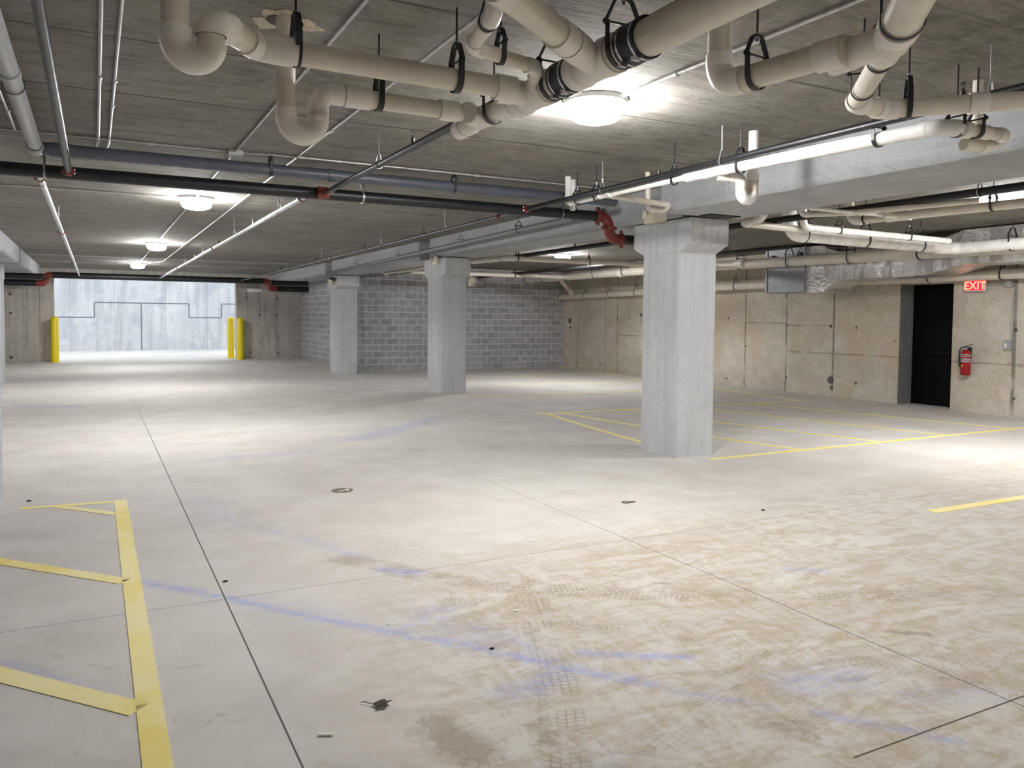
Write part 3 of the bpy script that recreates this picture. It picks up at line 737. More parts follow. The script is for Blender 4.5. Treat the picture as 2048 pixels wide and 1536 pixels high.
# black sprinkler main and its drop past the beam
zS = 3.05
t = pipe_thing('sprinkler_main', (2, 8.78, zS), 'thick black sprinkler main crossing the whole room, with a red drop at the column')
run(t, [(-2.4, 8.78, zS), (5.86, 8.78, zS)], .064, M['black_iron'])
run(t, [(5.86, 8.78, zS), (6.02, 8.78, zS), (6.06, 8.78, 2.765), (6.24, 8.78, 2.765)], .064, M['orange'], bend=.13, hub=1.14, hub_len=0, part='fitting')
run(t, [(6.22, 8.78, 2.765), (8.1, 8.78, 2.765)], .064, M['black_iron'])
grooved(t, (5.86, 8.78, zS), X, .064, Z); grooved(t, (6.04, 8.78, 2.905), Z, .064, X); grooved(t, (6.235, 8.78, 2.765), X, .064, Z)
for x in (-.20, 2.25, 4.74):
    grooved(t, (x, 8.66, zS), Y, .034, X, 'branch_outlet', .07)
for x in (2.12, -.46, 4.78):
    grooved(t, (x, 8.90, zS), Y, .034, X, 'branch_outlet', .07)
MB().lathe((2.16, 8.70, zS), X, [(-.0, .04), (.0, .066), (.13, .066), (.13, .04)], 16).build('tee_saddle', M['orange'], t, smooth=True)

def line(name, label, x0, y0, x1, y1, r, mat, z=zS, coup=(), heads=(), z1=None):
    t = pipe_thing('sprinkler_pipe', ((x0 + x1) / 2, (y0 + y1) / 2, z), label)
    z1 = z if z1 is None else z1
    run(t, [(x0, y0, z), (x1, y1, z1)], r, mat, seg=16)
    d = Vector((x1 - x0, y1 - y0, z1 - z)); L = d.length
    for y in coup:
        f = (y - y0) / (y1 - y0); grooved(t, Vector((x0, y0, z)) + d * f, d, r, d.cross(Z))
    for y in heads:
        f = (y - y0) / (y1 - y0); p = Vector((x0, y0, z)) + d * f; sprinkler(t, p.x, p.y, p.z + r * .8)
    return t
line('a', 'dull steel sprinkler pipe at top left running to the black main', -.20, 8.72, -.20, 2.5, .030, M['dull_iron'])
line('b', 'shiny steel sprinkler pipe beyond the black main at left', -.46, 8.86, -.44, 31.4, .030, M['galv'], coup=(9.25, 15.1, 23.2))
line('c', 'dark sprinkler pipe from the red fittings up to the cream drains', 2.25, 8.72, 2.25, 2.6, .030, M['black_iron'], coup=(8.56,), heads=(6.0,))
line('d', 'shiny steel sprinkler pipe beyond the black main, beside the row of lights', 2.12, 8.86, 2.12, 31.4, .030, M['galv'], coup=(9.25, 16.9, 24.5), heads=(12.4, 16.1, 20.2, 26.5))
line('e', 'black sprinkler pipe running above the long white drain at right', 4.74, 8.72, 4.74, 1.2, .029, M['black_iron'], heads=(6.08, 3.10))
line('f', 'dark sprinkler pipe receding beside the beam beyond the red coupling', 4.78, 8.86, 4.92, 31.4, .028, M['dull_iron'], coup=(9.5, 18.2), heads=(12.3, 15.6, 19.6, 24))
line('g', 'black sprinkler pipe under the slab of the right bay, nearest the beam', 8.22, 23.9, 8.10, -3.0, .045, M['black_iron'], heads=(13.0, 9.4))
line('h', 'black sprinkler pipe in the right bay above the grey plenum box', 11.3, 24.0, 11.25, 10.6, .04, M['black_iron'], heads=(17.3,))
# far sprinkler main before the opening
t = pipe_thing('sprinkler_main', (2, 31.4, 3.04), 'far black sprinkler main passing in front of the bright ramp opening')
run(t, [(-1.24, 31.4, 3.04), (5.74, 31.4, 3.04)], .11, M['black_iron'])
for s, x in ((-1, -1.22), (1, 5.72)):
    run(t, [(x, 31.4, 3.04), (x + s * .22, 31.4, 3.03), (x + s * .22, 31.4, 2.76), (x + s * .5, 31.4, 2.76)], .105, M['orange'], bend=.13, hub=1.12, hub_len=.02, part='fitting')
    run(t, [(x + s * .5, 31.4, 2.76), (x + s * (1.7 if s > 0 else 1.9), 31.4, 2.76)], .11, M['black_iron'])
for s, x, nm in ((-1, -1.5, 'black pipe stub at far left, beside the opening above the bollard'), (1, 6.0, 'black pipe stub at the far wall, right of the opening')):
    t = pipe_thing('sprinkler_stub', (x, 27.6, 2.83), nm)
    run(t, [(x * .88, 27.6, 2.83), (x * .88 + s * 1.25, 27.6, 2.83)], .085, M['black_iron'])

# grey drain along the beam face
t = pipe_thing('grey_pipe', (6.1, 17, 3.0), 'thin grey drain clipped along the face of the beam towards the far column')
run(t, [(6.08, 8.95, 3.15), (6.12, 23.0, 2.985), (6.13, 23.2, 2.84)], .042, M['beam_pipe'], bend=.1)
run(t, [(6.10, 23.1, 2.83), (6.34, 23.5, 2.82)], .05, M['black_iron'])
# pipe on the far side of the beam line high in the right bay
t = pipe_thing('drain_branch', (7.7, 16.5, 2.99), 'cream pipe stub beyond the middle column under the right bay slab')
run(t, [(7.68, 16.7, 2.99), (7.66, 22.8, 3.0)], .05, PV)

# ------------------------------------------------------------------ conduit and boxes on the slab
def conduit(label, pts, r=.011, couplers=(), bend=.12):
    t = thing('conduit', pts[0], label, 'conduit')
    run(t, pts, r, M['emt'], bend=bend, hub=1.04, hub_len=0, part='tube', elbow='bend', seg=12)
    for c, d in couplers: sleeve(t, 'coupler', c, d, .05, r * 1.5, M['emt'])
    return t
zc = HC - .021
conduit('thin steel conduit linking the row of round ceiling lights', [(1.26, 3.0, zc), (1.26, 8.30, zc)], couplers=[((1.26, 5.35, zc), Y)])
conduit('thin steel conduit running from the small box on to the ceiling lights beyond', [(1.26, 8.45, zc), (1.26, 27.3, zc)], couplers=[((1.26, 10.2, zc), Y), ((1.26, 15.5, zc), Y)])
conduit('straight shiny conduit parallel to and right of the row of lights', [(1.86, 2.2, zc), (1.86, 8.6, zc), (1.86, 8.75, zc), (1.865, 26.0, zc), (1.6, 27.2, zc)], couplers=[((1.86, 4.9, zc), Y), ((1.86, 9.2, zc), Y), ((1.86, 7.0, zc), Y)])
conduit('dark thin conduit crossing the slab just in front of the slate grey pipe', [(-1.5, 8.36, zc), (1.18, 8.36, zc)], couplers=[((.5, 8.36, zc), X)])
conduit('thin conduit leaving the small box to the right above the slate grey pipe', [(1.34, 8.36, zc), (1.6, 8.30, zc), (5.9, 8.32, zc)], couplers=[((2.3, 8.31, zc), X), ((3.9, 8.31, zc), X)])
conduit('dark conduit crossing the slab to the nearest light of the row', [(-1.6, 11.96, zc), (1.06, 11.9, zc)], couplers=[((.55, 11.92, zc), X)])
conduit('left one of the pair of conduits at upper left', [(.054, 2.6, zc), (.052, 8.45, zc), (.04, 8.65, zc - .02), (.04, 9.1, zc - .02)], couplers=[((.053, 6.2, zc), Y), ((.053, 8.45, zc), Y)], r=.013)
conduit('right one of the pair of conduits at upper left', [(.152, 2.6, zc), (.142, 8.5, zc), (.125, 8.7, zc - .02), (.125, 9.1, zc - .02)], couplers=[((.15, 6.25, zc), Y), ((.146, 7.0, zc), Y)], r=.011)
conduit('short conduit in the top left corner', [(-.59, 4.6, zc), (-.60, 8.3, zc)], couplers=[((-.595, 7.6, zc), Y)])
conduit('conduit running from the nearest round light to the top edge', [(3.43, 4.82, zc), (3.47, 1.5, zc)], couplers=[((3.44, 4.25, zc), Y)], r=.013)
conduit('short conduit entering the nearest round light from the left', [(1.9, 5.03, zc), (3.10, 5.0, zc)])
conduit('thin conduit crossing the slab before the far wall', [(-1.55, 27.9, zc), (6.2, 27.6, zc)], r=.014)
conduit('second thin conduit crossing the slab before the far wall', [(-1.55, 25.2, zc), (6.2, 25.0, zc)], r=.012)
t = thing('junction_box', (1.26, 8.37, HC), 'small grey junction box where thin conduits meet on the slab', 'box')
MB().box(1.19, 1.33, 8.30, 8.44, HC - .055, HC).build('body', M['grey_box'], t, bevel=.004)
MB().box(1.185, 1.335, 8.295, 8.445, HC - .062, HC - .055).build('cover', M['grey_box'], t)
t = thing('drop_pipe', (5.05, 8.0, HC), 'short white vertical pipe from the slab behind the black sprinkler line', 'pipe')
run(t, [(5.05, 8.10, HC), (5.05, 8.10, 2.99)], .032, WP)

# ------------------------------------------------------------------ hangers
def hanger(label, x, y, z, r, d, mat='black_strap', group='black pipe hangers', w=.030, kind='clevis', top=HC):
    """rod, yoke, strap under the pipe and cross bolt; d = pipe direction"""
    d = Vector(d).normalized(); n = d.cross(Z).normalized(); c = Vector((x, y, z)); R = r + .004
    t = thing('pipe_hanger', (x, y, top), label, 'hanger', group)
    m = M[mat]
    if kind == 'clevis':
        zb = min(R + .03, top - z - .05); zt = min(R + .03 + r * 1.0 + .03, top - z - .02)
        U = [c + n * R + Z * zb] + [c + n * (R * math.cos(a)) - Z * (R * math.sin(a)) for a in [PI * i / 16 for i in range(17)]] + [c - n * R + Z * zb]
        MB().band(U, d, w, .005).build('strap', m, t)
        V = [c + n * (R + .006) + Z * (zb - .015), c + n * (R + .006) + Z * (zb + .006), c + n * r * .55 + Z * (zt - .012), c + n * r * .3 + Z * zt, c - n * r * .3 + Z * zt, c - n * r * .55 + Z * (zt - .012), c - n * (R + .006) + Z * (zb + .006), c - n * (R + .006) + Z * (zb - .015)]
        MB().band(V, d, w * .9, .006).build('yoke', m, t)
        b = MB().sweep([c + n * (R + .025) + Z * (zb - .004), c - n * (R + .025) + Z * (zb - .004)], .0055, 8)
        for s in (-1, 1): b.lathe(c + n * s * (R + .012) + Z * (zb - .004), n * s, [(0, .012), (.009, .012)], 6)
        b.build('cross_bolt', m, t)
        zr = zt - .03
    else:
        h = r * .9 + .03; h = min(h, top - z - R - .01)
        P = [c + n * (R * math.cos(a)) + Z * (R * math.sin(a)) for a in [math.radians(40) - (2 * PI - math.radians(100)) * i / 24 for i in range(25)]]
        P = [c + n * .010 + Z * (R + h)] + P + [c - n * .010 + Z * (R + h)]
        MB().band(P, d, w, .004, closed=True).build('ring', m, t)
        zr = R + h - .015
    k = MB().sweep([c + Z * zr, (x, y, top)], .0058, 8)
    k.build('rod', M['steel_strap'] if kind != 'clevis' or mat != 'black_strap' else m, t)
    if zr + .05 < top - z:
        MB().lathe(c + Z * (zr + .012), Z, [(0, .013), (.012, .013)], 6).lathe(c + Z * (zr + .034), Z, [(0, .012), (.01, .012)], 6).build('nut', M['steel_strap'], t)
    return t
D45, DN = (.73, -.69, 0), (1, 1.01, 0)
hanger('black clevis hanger on the cream drain main at its left rubber coupling', 2.22, 3.76, zM, .086, Y)
hanger('largest black clevis hanger, on the cream drain main at its right rubber coupling', 2.22, 3.13, zM, .086, Y)
hanger('black strap around the far end of the cream drain main', 2.20, 4.46, zM, .066, Y)
hanger('black hanger at the left end of the upper trapped cream pipe', .88, 3.95, 2.972, .063, X, w=.034)
hanger('black hanger near the right end of the upper trapped cream pipe', 1.73, 3.96, 2.97, .063, X, w=.034)
hanger('black hanger on the lower trapped cream pipe', 1.49, 4.54, 2.965, .056, X, w=.034)
hanger('black ring hanger on the thin zig-zag cream pipe, at its top elbow', 1.615, 3.35, 3.057, .039, Y, w=.02, kind='ring')
hanger('black hanger on the thin zig-zag cream pipe, at its crossing length', 1.86, 3.695, 3.04, .038, X, w=.026)
hanger('black clevis hanger on the elbowed cream pipe left of the thick slanting pipe', 3.055, 3.12, zM, .070, (.1, -.74, 0))
hanger('black band around the thick slanting pipe near the top edge', 3.02, 2.25, zM, .084, DN, w=.022)
hanger('black band around the slanting pipe midway along its narrower length', 3.40, 2.65, zM, .056, DN, w=.022)
hanger('black band around the slanting pipe just above its bend', 3.74, 3.02, zM, .056, DN, w=.018)
hanger('black clevis hanger just right of the bend in the slanting pipe', 4.30, 3.15, 2.972, .060, D45)
hanger('black strap on the cream pipe at the right edge, beneath the black sprinkler line', 4.93, 2.555, 2.98, .057, D45, w=.034)
hanger('black clevis hanger on the folded-trap branch, its left one', 4.93, 3.26, 2.945, .050, X)
hanger('black hanger on the folded-trap branch, its right one', 5.10, 3.235, 2.945, .044, X)
for y, s in ((7.60, 'at its far end beside the white vertical pipe'), (7.22, 'at the thin folded branch'), (5.92, 'midway, left of the wide fitting'), (5.06, 'right above the white U-trap'), (3.74, 'near its right end under the sprinkler line')):
    f = (7.86 - y) / 4.5
    hanger('hanger on the long white drain, ' + s, 4.8, y, 3.03 - .08 * f, .036 if y > 5.6 else .050, Y, w=.024)
G2 = 'ring hangers on sprinkler pipes'
def ring(label, x, y, r, d=Y, z=zS): return hanger(label, x, y, z, r, d, 'steel_strap', G2, w=.014, kind='ring')
ring('ring hanger on the dark sprinkler pipe above the red fittings', 2.25, 6.86, .031)
ring('ring hanger on the black sprinkler pipe, close to the short white vertical pipe', 4.74, 7.02, .03)
ring('ring hanger on the black sprinkler pipe over the white U-trap', 4.74, 5.22, .03)
ring('ring hanger on the black sprinkler pipe at the right edge', 4.74, 2.93, .03)
for y, s in ((10.5, 'first beyond the black main'), (14.2, 'second beyond the black main'), (18.6, 'third beyond the black main'), (22.6, 'farthest before the opening')):
    ring('ring hanger on the shiny sprinkler pipe by the lights, ' + s, 2.12, y, .031)
for y, s in ((9.6, 'nearest the black main'), (14.0, 'farther down')):
    ring('ring hanger on the left shiny sprinkler pipe, ' + s, -.46, y, .031)
for y, s in ((11.4, 'nearest'), (14.5, 'second nearest'), (18.9, 'third'), (22.8, 'farthest')):
    ring('ring hanger on the dark pipe beside the beam, ' + s + ' of the four', 4.8, y, .029)
hanger('pale steel loop around the black main right of the red fittings', 2.69, 8.78, zS, .065, X, 'steel_strap', G2, w=.022, kind='ring')
hanger('pale steel loop around the black main left of its red drop', 5.30, 8.78, zS, .065, X, 'steel_strap', G2, w=.022, kind='ring')
hanger('steel loop around the black main near the left edge', -.40, 8.78, zS, .065, X, 'steel_strap', G2, w=.02, kind='ring')
hanger('black hanger on the slate grey pipe, left of the red fittings', 1.62, 8.44, 3.2, .062, X, w=.03)
hanger('black hanger on the slate grey pipe, right of the red fittings', 3.66, 8.44, 3.2, .062, X, w=.03)
hanger('black loop at the end of the pale grey pipe in the top left corner', -.45, 8.22, 3.2, .06, Y, w=.02, kind='ring')
hanger('black loop on the pale grey pipe near the left edge', -.45, 6.2, 3.2, .06, Y, w=.02, kind='ring')
G3 = 'hangers on the long bay drain'
for y, s in ((24.0, 'farthest, before the block wall'), (22.9, 'second from the block wall'), (21.5, 'third from the block wall'), (19.9, 'fourth from the block wall'), (18.45, 'just left of the nearest column'), (13.94, 'just right of the nearest column'), (12.49, 'in front of the grey plenum box'), (10.93, 'in front of the first foil seam'), (9.43, 'under the bend of the thickest white pipe')):
    fx_ = 13.18 + (24.1 - y) * .0105
    zz = 3.02 + (24.1 - y) / 6.2 * .01 if y > 17.9 else 3.03 - (17.9 - y) / 11.4 * .1
    hanger('hanger on long bay drain, ' + s, fx_, y, zz, .113, Y, group=G3, w=.028, kind='clevis')
G4 = 'hangers on the wall drain'
for y, s in ((23.95, 'in the far corner by the block wall'), (22.3, 'second from the far corner'), (20.9, 'third from the far corner'), (19.5, 'just left of the nearest column'), (15.3, 'right of the nearest column, left of the plenum box'), (10.0, 'over the black door'), (8.6, 'over the conduit box right of the exit sign')):
    zz = 2.45 + (24.18 - y) / 9.18 * .12 if y > 15 else 2.57
    hanger('loop hanger on the wall drain, ' + s, 14.45, y, zz, .098, Y, group=G4, w=.028, kind='ring', top=HC)
hanger('hanger on the cream bay branch, at its left elbow', 7.95, 14.93, 2.97, .058, X, w=.028)
hanger('hanger on the cream bay branch, beside the lit ceiling light', 9.75, 14.93, 2.972, .058, X, w=.024, kind='ring')
hanger('hanger on the cream bay branch, nearest the big column', 11.9, 14.93, 2.976, .058, X, w=.024)
hanger('hanger on the branch in front of the block wall', 11.2, 21.2, 2.995, .06, X, w=.028)
for x, y, d, s in ((9.17, 8.345, X, 'at its elbow'), (10.55, 8.40, X, 'second from its elbow'), (11.95, 8.465, X, 'left of its wide coupling'), (12.92, 7.55, Y, 'right of its wide coupling')):
    hanger('black clevis hanger on the thickest white pipe, ' + s, x, y, 2.945, .101, d, w=.026)
for x, s in ((9.35, 'left'), (10.9, 'right')):
    hanger('hanger on the white pipe behind the thickest one, the %s one' % s, x, 7.86 + (x - 8.6) * .02, 2.985 - (x - 8.6) * .003, .048, X, w=.022)
hanger('black strap on the cream pipe at the right edge under the slab', 8.725, 5.32, 2.977, .056, Y, w=.026)
hanger('black strap by the elbow of the cream pipe under the slab at right', 8.615, 6.86, 2.985, .056, Y, w=.022)
for y, s in ((9.7, 'nearest'), (11.4, 'second'), (13.7, 'third'), (17.2, 'fourth'), (20.4, 'farthest')):
    hanger('clevis hanger on the grey drain along the beam, ' + s + ' from the nearest column', 6.085, y, 3.15 - (y - 8.95) * .0117, .044, Y, 'steel_strap' if y > 12 else 'black_strap', 'hangers on the grey beam drain', w=.022)
ring('ring hanger on the black sprinkler line under the right bay slab, near the right edge', 8.13, 5.1, .046)
ring('ring hanger on the black sprinkler line under the right bay slab, by the lit light', 8.19, 12.0, .046)

# ------------------------------------------------------------------ round ceiling lights
M['lamp'] = glow('lit_lens', (1.0, .99, .985), 105); M['lamp_side'] = glow('lit_lens_rim', (1.0, .99, .985), 160)
M['lamp_base'] = plain('white_lamp_base', (.55, .56, .55), .5)
light0 = None
def ceiling_light(x, y, label, group='round ceiling lights'):
    global light0
    if light0 is None:
        t = thing('ceiling_light', (x, y, HC), label, 'light', group)
        MB().lathe((x, y, HC - .035), Z, [(0, .20), (0, .235), (.02, .245), (.035, .245), (.035, .02)], 36).build('base', M['lamp_base'], t, smooth=True)
        MB().lathe((x, y, HC - .175), Z, [(0, .02), (.006, .11), (.022, .165)], 16).build('lens', M['lamp'], t, smooth=True)
        MB().lathe((x, y, HC - .153), Z, [(0, .165), (.022, .19), (.06, .203), (.117, .205)], 16, caps=False).build('lens_rim', M['lamp_side'], t, smooth=True)
        light0 = t; return t
    r = light0.copy(); C.objects.link(r); r.location = (x, y, HC); tag(r, label, 'light', group)
    for ch in list(light0.children):
        c = ch.copy(); C.objects.link(c); c.parent = r
    return r
ceiling_light(3.36, 5.08, 'nearest and brightest round ceiling light, under the cream pipes')
ceiling_light(1.28, 11.95, 'lit round ceiling light just beyond the black main, nearest of the three in a row')
ceiling_light(1.28, 19.95, 'lit round ceiling light in the middle of the row of three')
ceiling_light(1.24, 28.0, 'lit round ceiling light farthest down the row, nearest the opening')
ceiling_light(10.57, 17.4, 'lit round ceiling light in the right bay between the middle and nearest columns')
t = thing('strip_light', (10.42, 5.8, HC), 'lit strip light under the slab at the right edge, above the cream pipe', 'light')
MB().box(10.36, 10.48, 5.1, 6.5, HC - .05, HC - .001).build('housing', M['lamp_base'], t, bevel=.004)
M['tube'] = glow('lit_strip_diffuser', (1.0, .99, .985), 125)
MB().prism([(10.35, HC - .05), (10.37, HC - .10), (10.47, HC - .10), (10.49, HC - .05)], (5.12, 6.48), lambda a, b, e: (a, e, b)).build('diffuser', M['tube'], t)
ceiling_light(10.6, -2.5, 'added unseen round ceiling light in the right bay behind the camera')  # extra lamp out of view, put in to light the near right bay
ceiling_light(4.6, -4.4, 'added unseen round ceiling light behind the camera over the drive aisle')  # extra unseen lamp, placed for the brightness of the foreground floor
ceiling_light(-6.6, 12.0, 'round ceiling light in the left bay beyond the left edge')
ceiling_light(-6.6, 20.5, 'added unseen round ceiling light in the left bay farther along')  # extra unseen lamp, repeated here only for more light

# ------------------------------------------------------------------ duct in the right bay
t = thing('plenum_box', (13.9, 12.7, 2.33), 'plain grey sheet metal box at the end of the foil duct', 'duct')
MB().box(13.46, 14.25, 12.22, 13.3, 2.33, 3.29).build('body', M['sheet'], t, bevel=.006)
MB().box(13.44, 14.27, 13.26, 13.31, 2.32, 3.30).box(13.44, 14.27, 12.20, 12.24, 2.32, 3.30).build('flange', M['sheet'], t)
MB().obox((13.46, 13.1, 3.12), X, Y, Z, .05, .05, .03).obox((13.46, 12.32, 3.14), X, Y, Z, .05, .04, .04).build('bracket', M['black_strap'], t)
t = thing('foil_duct', (13.9, 9, 2.55), 'shiny foil-wrapped duct stepping upward over the exit door', 'duct')
st = [(12.2, 2.31, 3.29), (11.78, 2.31, 3.29), (11.74, 2.33, 3.25), (11.38, 2.54, 3.13), (10.0, 2.55, 3.12), (9.38, 2.56, 3.13), (8.72, 2.715, 3.325), (-3.0, 2.715, 3.325)]
def loft(st, x0, x1):
    m = MB(); vs = []
    for y, a, b in st: vs += [(x0, y, a), (x1, y, a), (x1, y, b), (x0, y, b)]
    fs = [(i * 4 + k, i * 4 + (k + 1) % 4, (i + 1) * 4 + (k + 1) % 4, (i + 1) * 4 + k) for i in range(len(st) - 1) for k in range(4)]
    n = len(st); fs += [(3, 2, 1, 0), tuple((n - 1) * 4 + k for k in range(4))]
    return m.add(vs, fs)
loft(st, 13.50, 14.24).build('body', M['foil'], t, bevel=.008)
random.seed(11)
def low(y):
    for (ya, a, _), (yb, b, _) in zip(st[:-1], st[1:]):
        if yb <= y <= ya: return a + (b - a) * (ya - y) / (ya - yb)
for y, L, h in ((11.52, .16, .5), (11.0, .30, .24), (10.62, .22, .2), (10.25, .12, .26), (9.75, .26, .22), (9.2, .16, .2), (8.85, .10, .2), (8.35, .2, .2), (7.8, .12, .22), (8.45, .14, .5), (7.6, .25, .45)):
    m = MB(); n = 6
    top = h > .4 and y < 9
    for i in range(n):
        y0, y1 = y - L / 2 + L * i / n, y - L / 2 + L * (i + 1) / n; za, zb = low(y0) + .02 + (.33 if top else 0), low(y1) + .02 + (.33 if top else 0)
        hh = min(h, .22) + random.uniform(-.02, .02); m.add([(13.496, y0, za), (13.496, y1, zb), (13.496, y1, zb + hh), (13.496, y0, za + hh), (13.499, y0, za), (13.499, y1, zb), (13.499, y1, zb + hh), (13.499, y0, za + hh)], [(3, 2, 1, 0), (4, 5, 6, 7), (0, 1, 5, 4), (2, 3, 7, 6), (1, 2, 6, 5), (3, 0, 4, 7)])
    m.build('foil_patch', M['bright_patch'], t)  # added pieces; the bright patches of the foil are in their pale colour
for ya, yb, za, zb in ((11.70, 11.74, 2.325, 3.26), (10.95, 11.0, 2.54, 3.135), (9.9, 9.93, 2.545, 3.13), (8.1, 8.13, 2.71, 3.33)):
    MB().box(13.49, 14.25, ya, yb, za, zb).build('seam_band', M['foil'], t)

# ------------------------------------------------------------------ exit sign, extinguisher, boxes
t = thing('exit_sign', (14.66, 9.2, 2.29), 'red lit EXIT sign on the tan wall beside the black door', 'sign')
MB().box(14.62, 14.66, 9.01, 9.39, 2.285, 2.50).build('housing', M['white_box'], t, bevel=.006)
M['exit_red'] = glow('exit_red_panel', (1.0, .012, .05), .6); M['exit_letter'] = glow('exit_letters', (1.0, .30, .16), .75)
MB().box(14.612, 14.62, 9.03, 9.37, 2.305, 2.485).build('panel', M['exit_red'], t)
MB().sweep([(14.66, 9.2, 2.40), (14.75, 9.2, 2.40)], .03, 12).sweep([(14.68, 9.02, 2.41), (14.68, 8.68, 2.41)], .012, 10).build('mount', M['grey_box'], t)
cu = bpy.data.curves.new('lettering', 'FONT'); cu.body = 'EXIT'; cu.size = .205; cu.extrude = .002; cu.align_x = 'CENTER'; cu.offset = .004
tmp = bpy.data.objects.new('lettering_curve', cu); C.objects.link(tmp); dg = bpy.context.evaluated_depsgraph_get()
me = bpy.data.meshes.new_from_object(tmp.evaluated_get(dg)); bpy.data.objects.remove(tmp)
me.name = 'lettering'; me.materials.clear(); me.materials.append(M['exit_letter'])
o = bpy.data.objects.new('lettering', me); C.objects.link(o); o.parent = t
o.matrix_local = Matrix(((0, 0, -1, 14.609 - 14.66), (-1, 0, 0, 0), (0, 1.02, 0, 2.322 - 2.29), (0, 0, 0, 1)))
t = thing('electrical_box', (14.7, 8.62, 2.36), 'small grey electrical box on the wall right of the exit sign', 'box')
MB().box(14.66, 14.75, 8.55, 8.68, 2.35, 2.47).build('body', M['grey_box'], t, bevel=.004)
t = thing('wall_switch_box', (14.7, 8.6, 1.2), 'grey switch box low on a conduit at the right edge', 'box')
MB().box(14.66, 14.75, 8.54, 8.67, 1.22, 1.38).build('body', M['grey_box'], t, bevel=.004)
MB().box(14.652, 14.66, 8.60, 8.64, 1.26, 1.33).build('switch', M['white_box'], t)
MB().sweep([(14.72, 8.565, 1.37), (14.72, 8.565, 2.36)], .013, 10).build('conduit', M['emt'], t, smooth=True)

ex, ey, ez = 14.62, 9.33, .70
t = thing('fire_extinguisher', (ex, ey, ez), 'red fire extinguisher hanging on the tan wall right of the black door', 'fire extinguisher')
MB().lathe((ex, ey, ez), Z, [(0, .05), (.004, .078), (.02, .086), (.40, .086), (.44, .078), (.47, .05), (.485, .026), (.49, .024)], 28).build('cylinder', M['red_paint'], t, smooth=True)
lb = MB().lathe((ex, ey, ez + .25), Z, [(0, .0868), (.15, .0868)], 28, caps=False).build('label_band', M['label_grey'], t, smooth=True)
for zz, hh in ((.285, .012), (.325, .03), (.37, .01)):
    MB().lathe((ex, ey, ez + zz), Z, [(0, .0874), (hh, .0874)], 28, caps=False).build('label_stripe', M['red_paint'], lb, smooth=True)
A = [(ex - .0885 * math.cos(a), ey + .0885 * math.sin(a)) for a in (math.radians(-2), math.radians(8), math.radians(18))]
k = MB()
for (xa, ya), (xb, yb) in zip(A[:-1], A[1:]): k.add([(xa, ya, ez + .16), (xb, yb, ez + .16), (xb, yb, ez + .205), (xa, ya, ez + .205)], [(0, 1, 2, 3)])
k.build('sticker', M['label_yellow'], t)
MB().lathe((ex, ey, ez + .485), Z, [(0, .026), (.015, .026), (.015, .018), (.055, .018)], 16).build('valve', M['stainless'], t, smooth=True)
MB().obox((ex - .01, ey - .05, ez + .565), Vector((0, 1, -.35)).normalized(), X, Vector((0, .35, 1)).normalized(), .085, .012, .006).obox((ex - .01, ey - .045, ez + .535), Y, X, Z, .06, .011, .006).build('handle', M['black_strap'], t)
MB().sweep([(ex - .01, ey + .02, ez + .525), (ex - .02, ey + .07, ez + .53), (ex - .03, ey + .105, ez + .47), (ex - .03, ey + .108, ez + .30), (ex - .02, ey + .10, ez + .16)], [.012, .012, .013, .014, .018], 10).build('hose', M['rubber'], t, smooth=True)
MB().box(ex + .08, 14.75, ey - .03, ey + .03, ez + .3, ez + .52).build('bracket', M['black_strap'], t)

def twin_lamp(loc, label, face, w=.30):
    """emergency light: body, two round lamp heads; face = outward normal"""
    f = Vector(face); s = f.cross(Z); c = Vector(loc)
    t = thing('emergency_light', loc, label, 'light fixture')
    MB().obox(c + f * .04, s, f, Z, w / 2, .04, .065).build('body', M['cream_box'], t, bevel=.006)
    for q in (-1, 1):
        h = c + f * .07 + s * (q * w * .36) + Z * .055; dd = (f * .8 + s * (q * .6)).normalized()
        MB().lathe(h, dd, [(0, .02), (.01, .05), (.05, .058), (.055, .052), (.056, .001)], 20).build('lamp_head', M['cream_box'], t, smooth=True)
twin_lamp((6.27, 8.04, 2.975), 'beige twin-head emergency light at the top of the nearest column', (-1, 0, 0), .36)
twin_lamp((6.312, 15.35, 2.86), 'beige twin-head emergency light at the top left of the middle column', (-1, 0, 0), .26)
twin_lamp((6.86, 14.96, 2.42), 'small white emergency light on the right side of the middle column', (.5, -.86, 0), .12)
twin_lamp((6.34, 23.62, 2.72), 'white emergency light on the farthest column beside the dark pipe', (-1, 0, 0), .22)
t = thing('emergency_light', (5.6, 32.8, 2.9), 'long pale emergency light high on the far wall right of the opening', 'light fixture')
MB().box(5.36, 5.80, 32.70, 32.8, 2.66, 2.79).build('body', M['white_box'], t, bevel=.01)
MB().lathe((5.84, 32.72, 2.72), (.3, -1, 0), [(0, .05), (.05, .06), (.055, .001)], 18).build('lamp_head', M['white_box'], t, smooth=True)
t = thing('wall_switch_box', (5.35, 32.8, 2.2), 'small grey switch box with a cable on the far wall right of the opening', 'box')
MB().box(5.28, 5.42, 32.73, 32.8, 2.22, 2.36).build('body', M['grey_box'], t, bevel=.004)
MB().sweep([(5.36, 32.77, 2.36), (5.31, 32.78, 2.5), (5.34, 32.78, 2.66)], .009, 8).build('cable', M['rubber'], t)

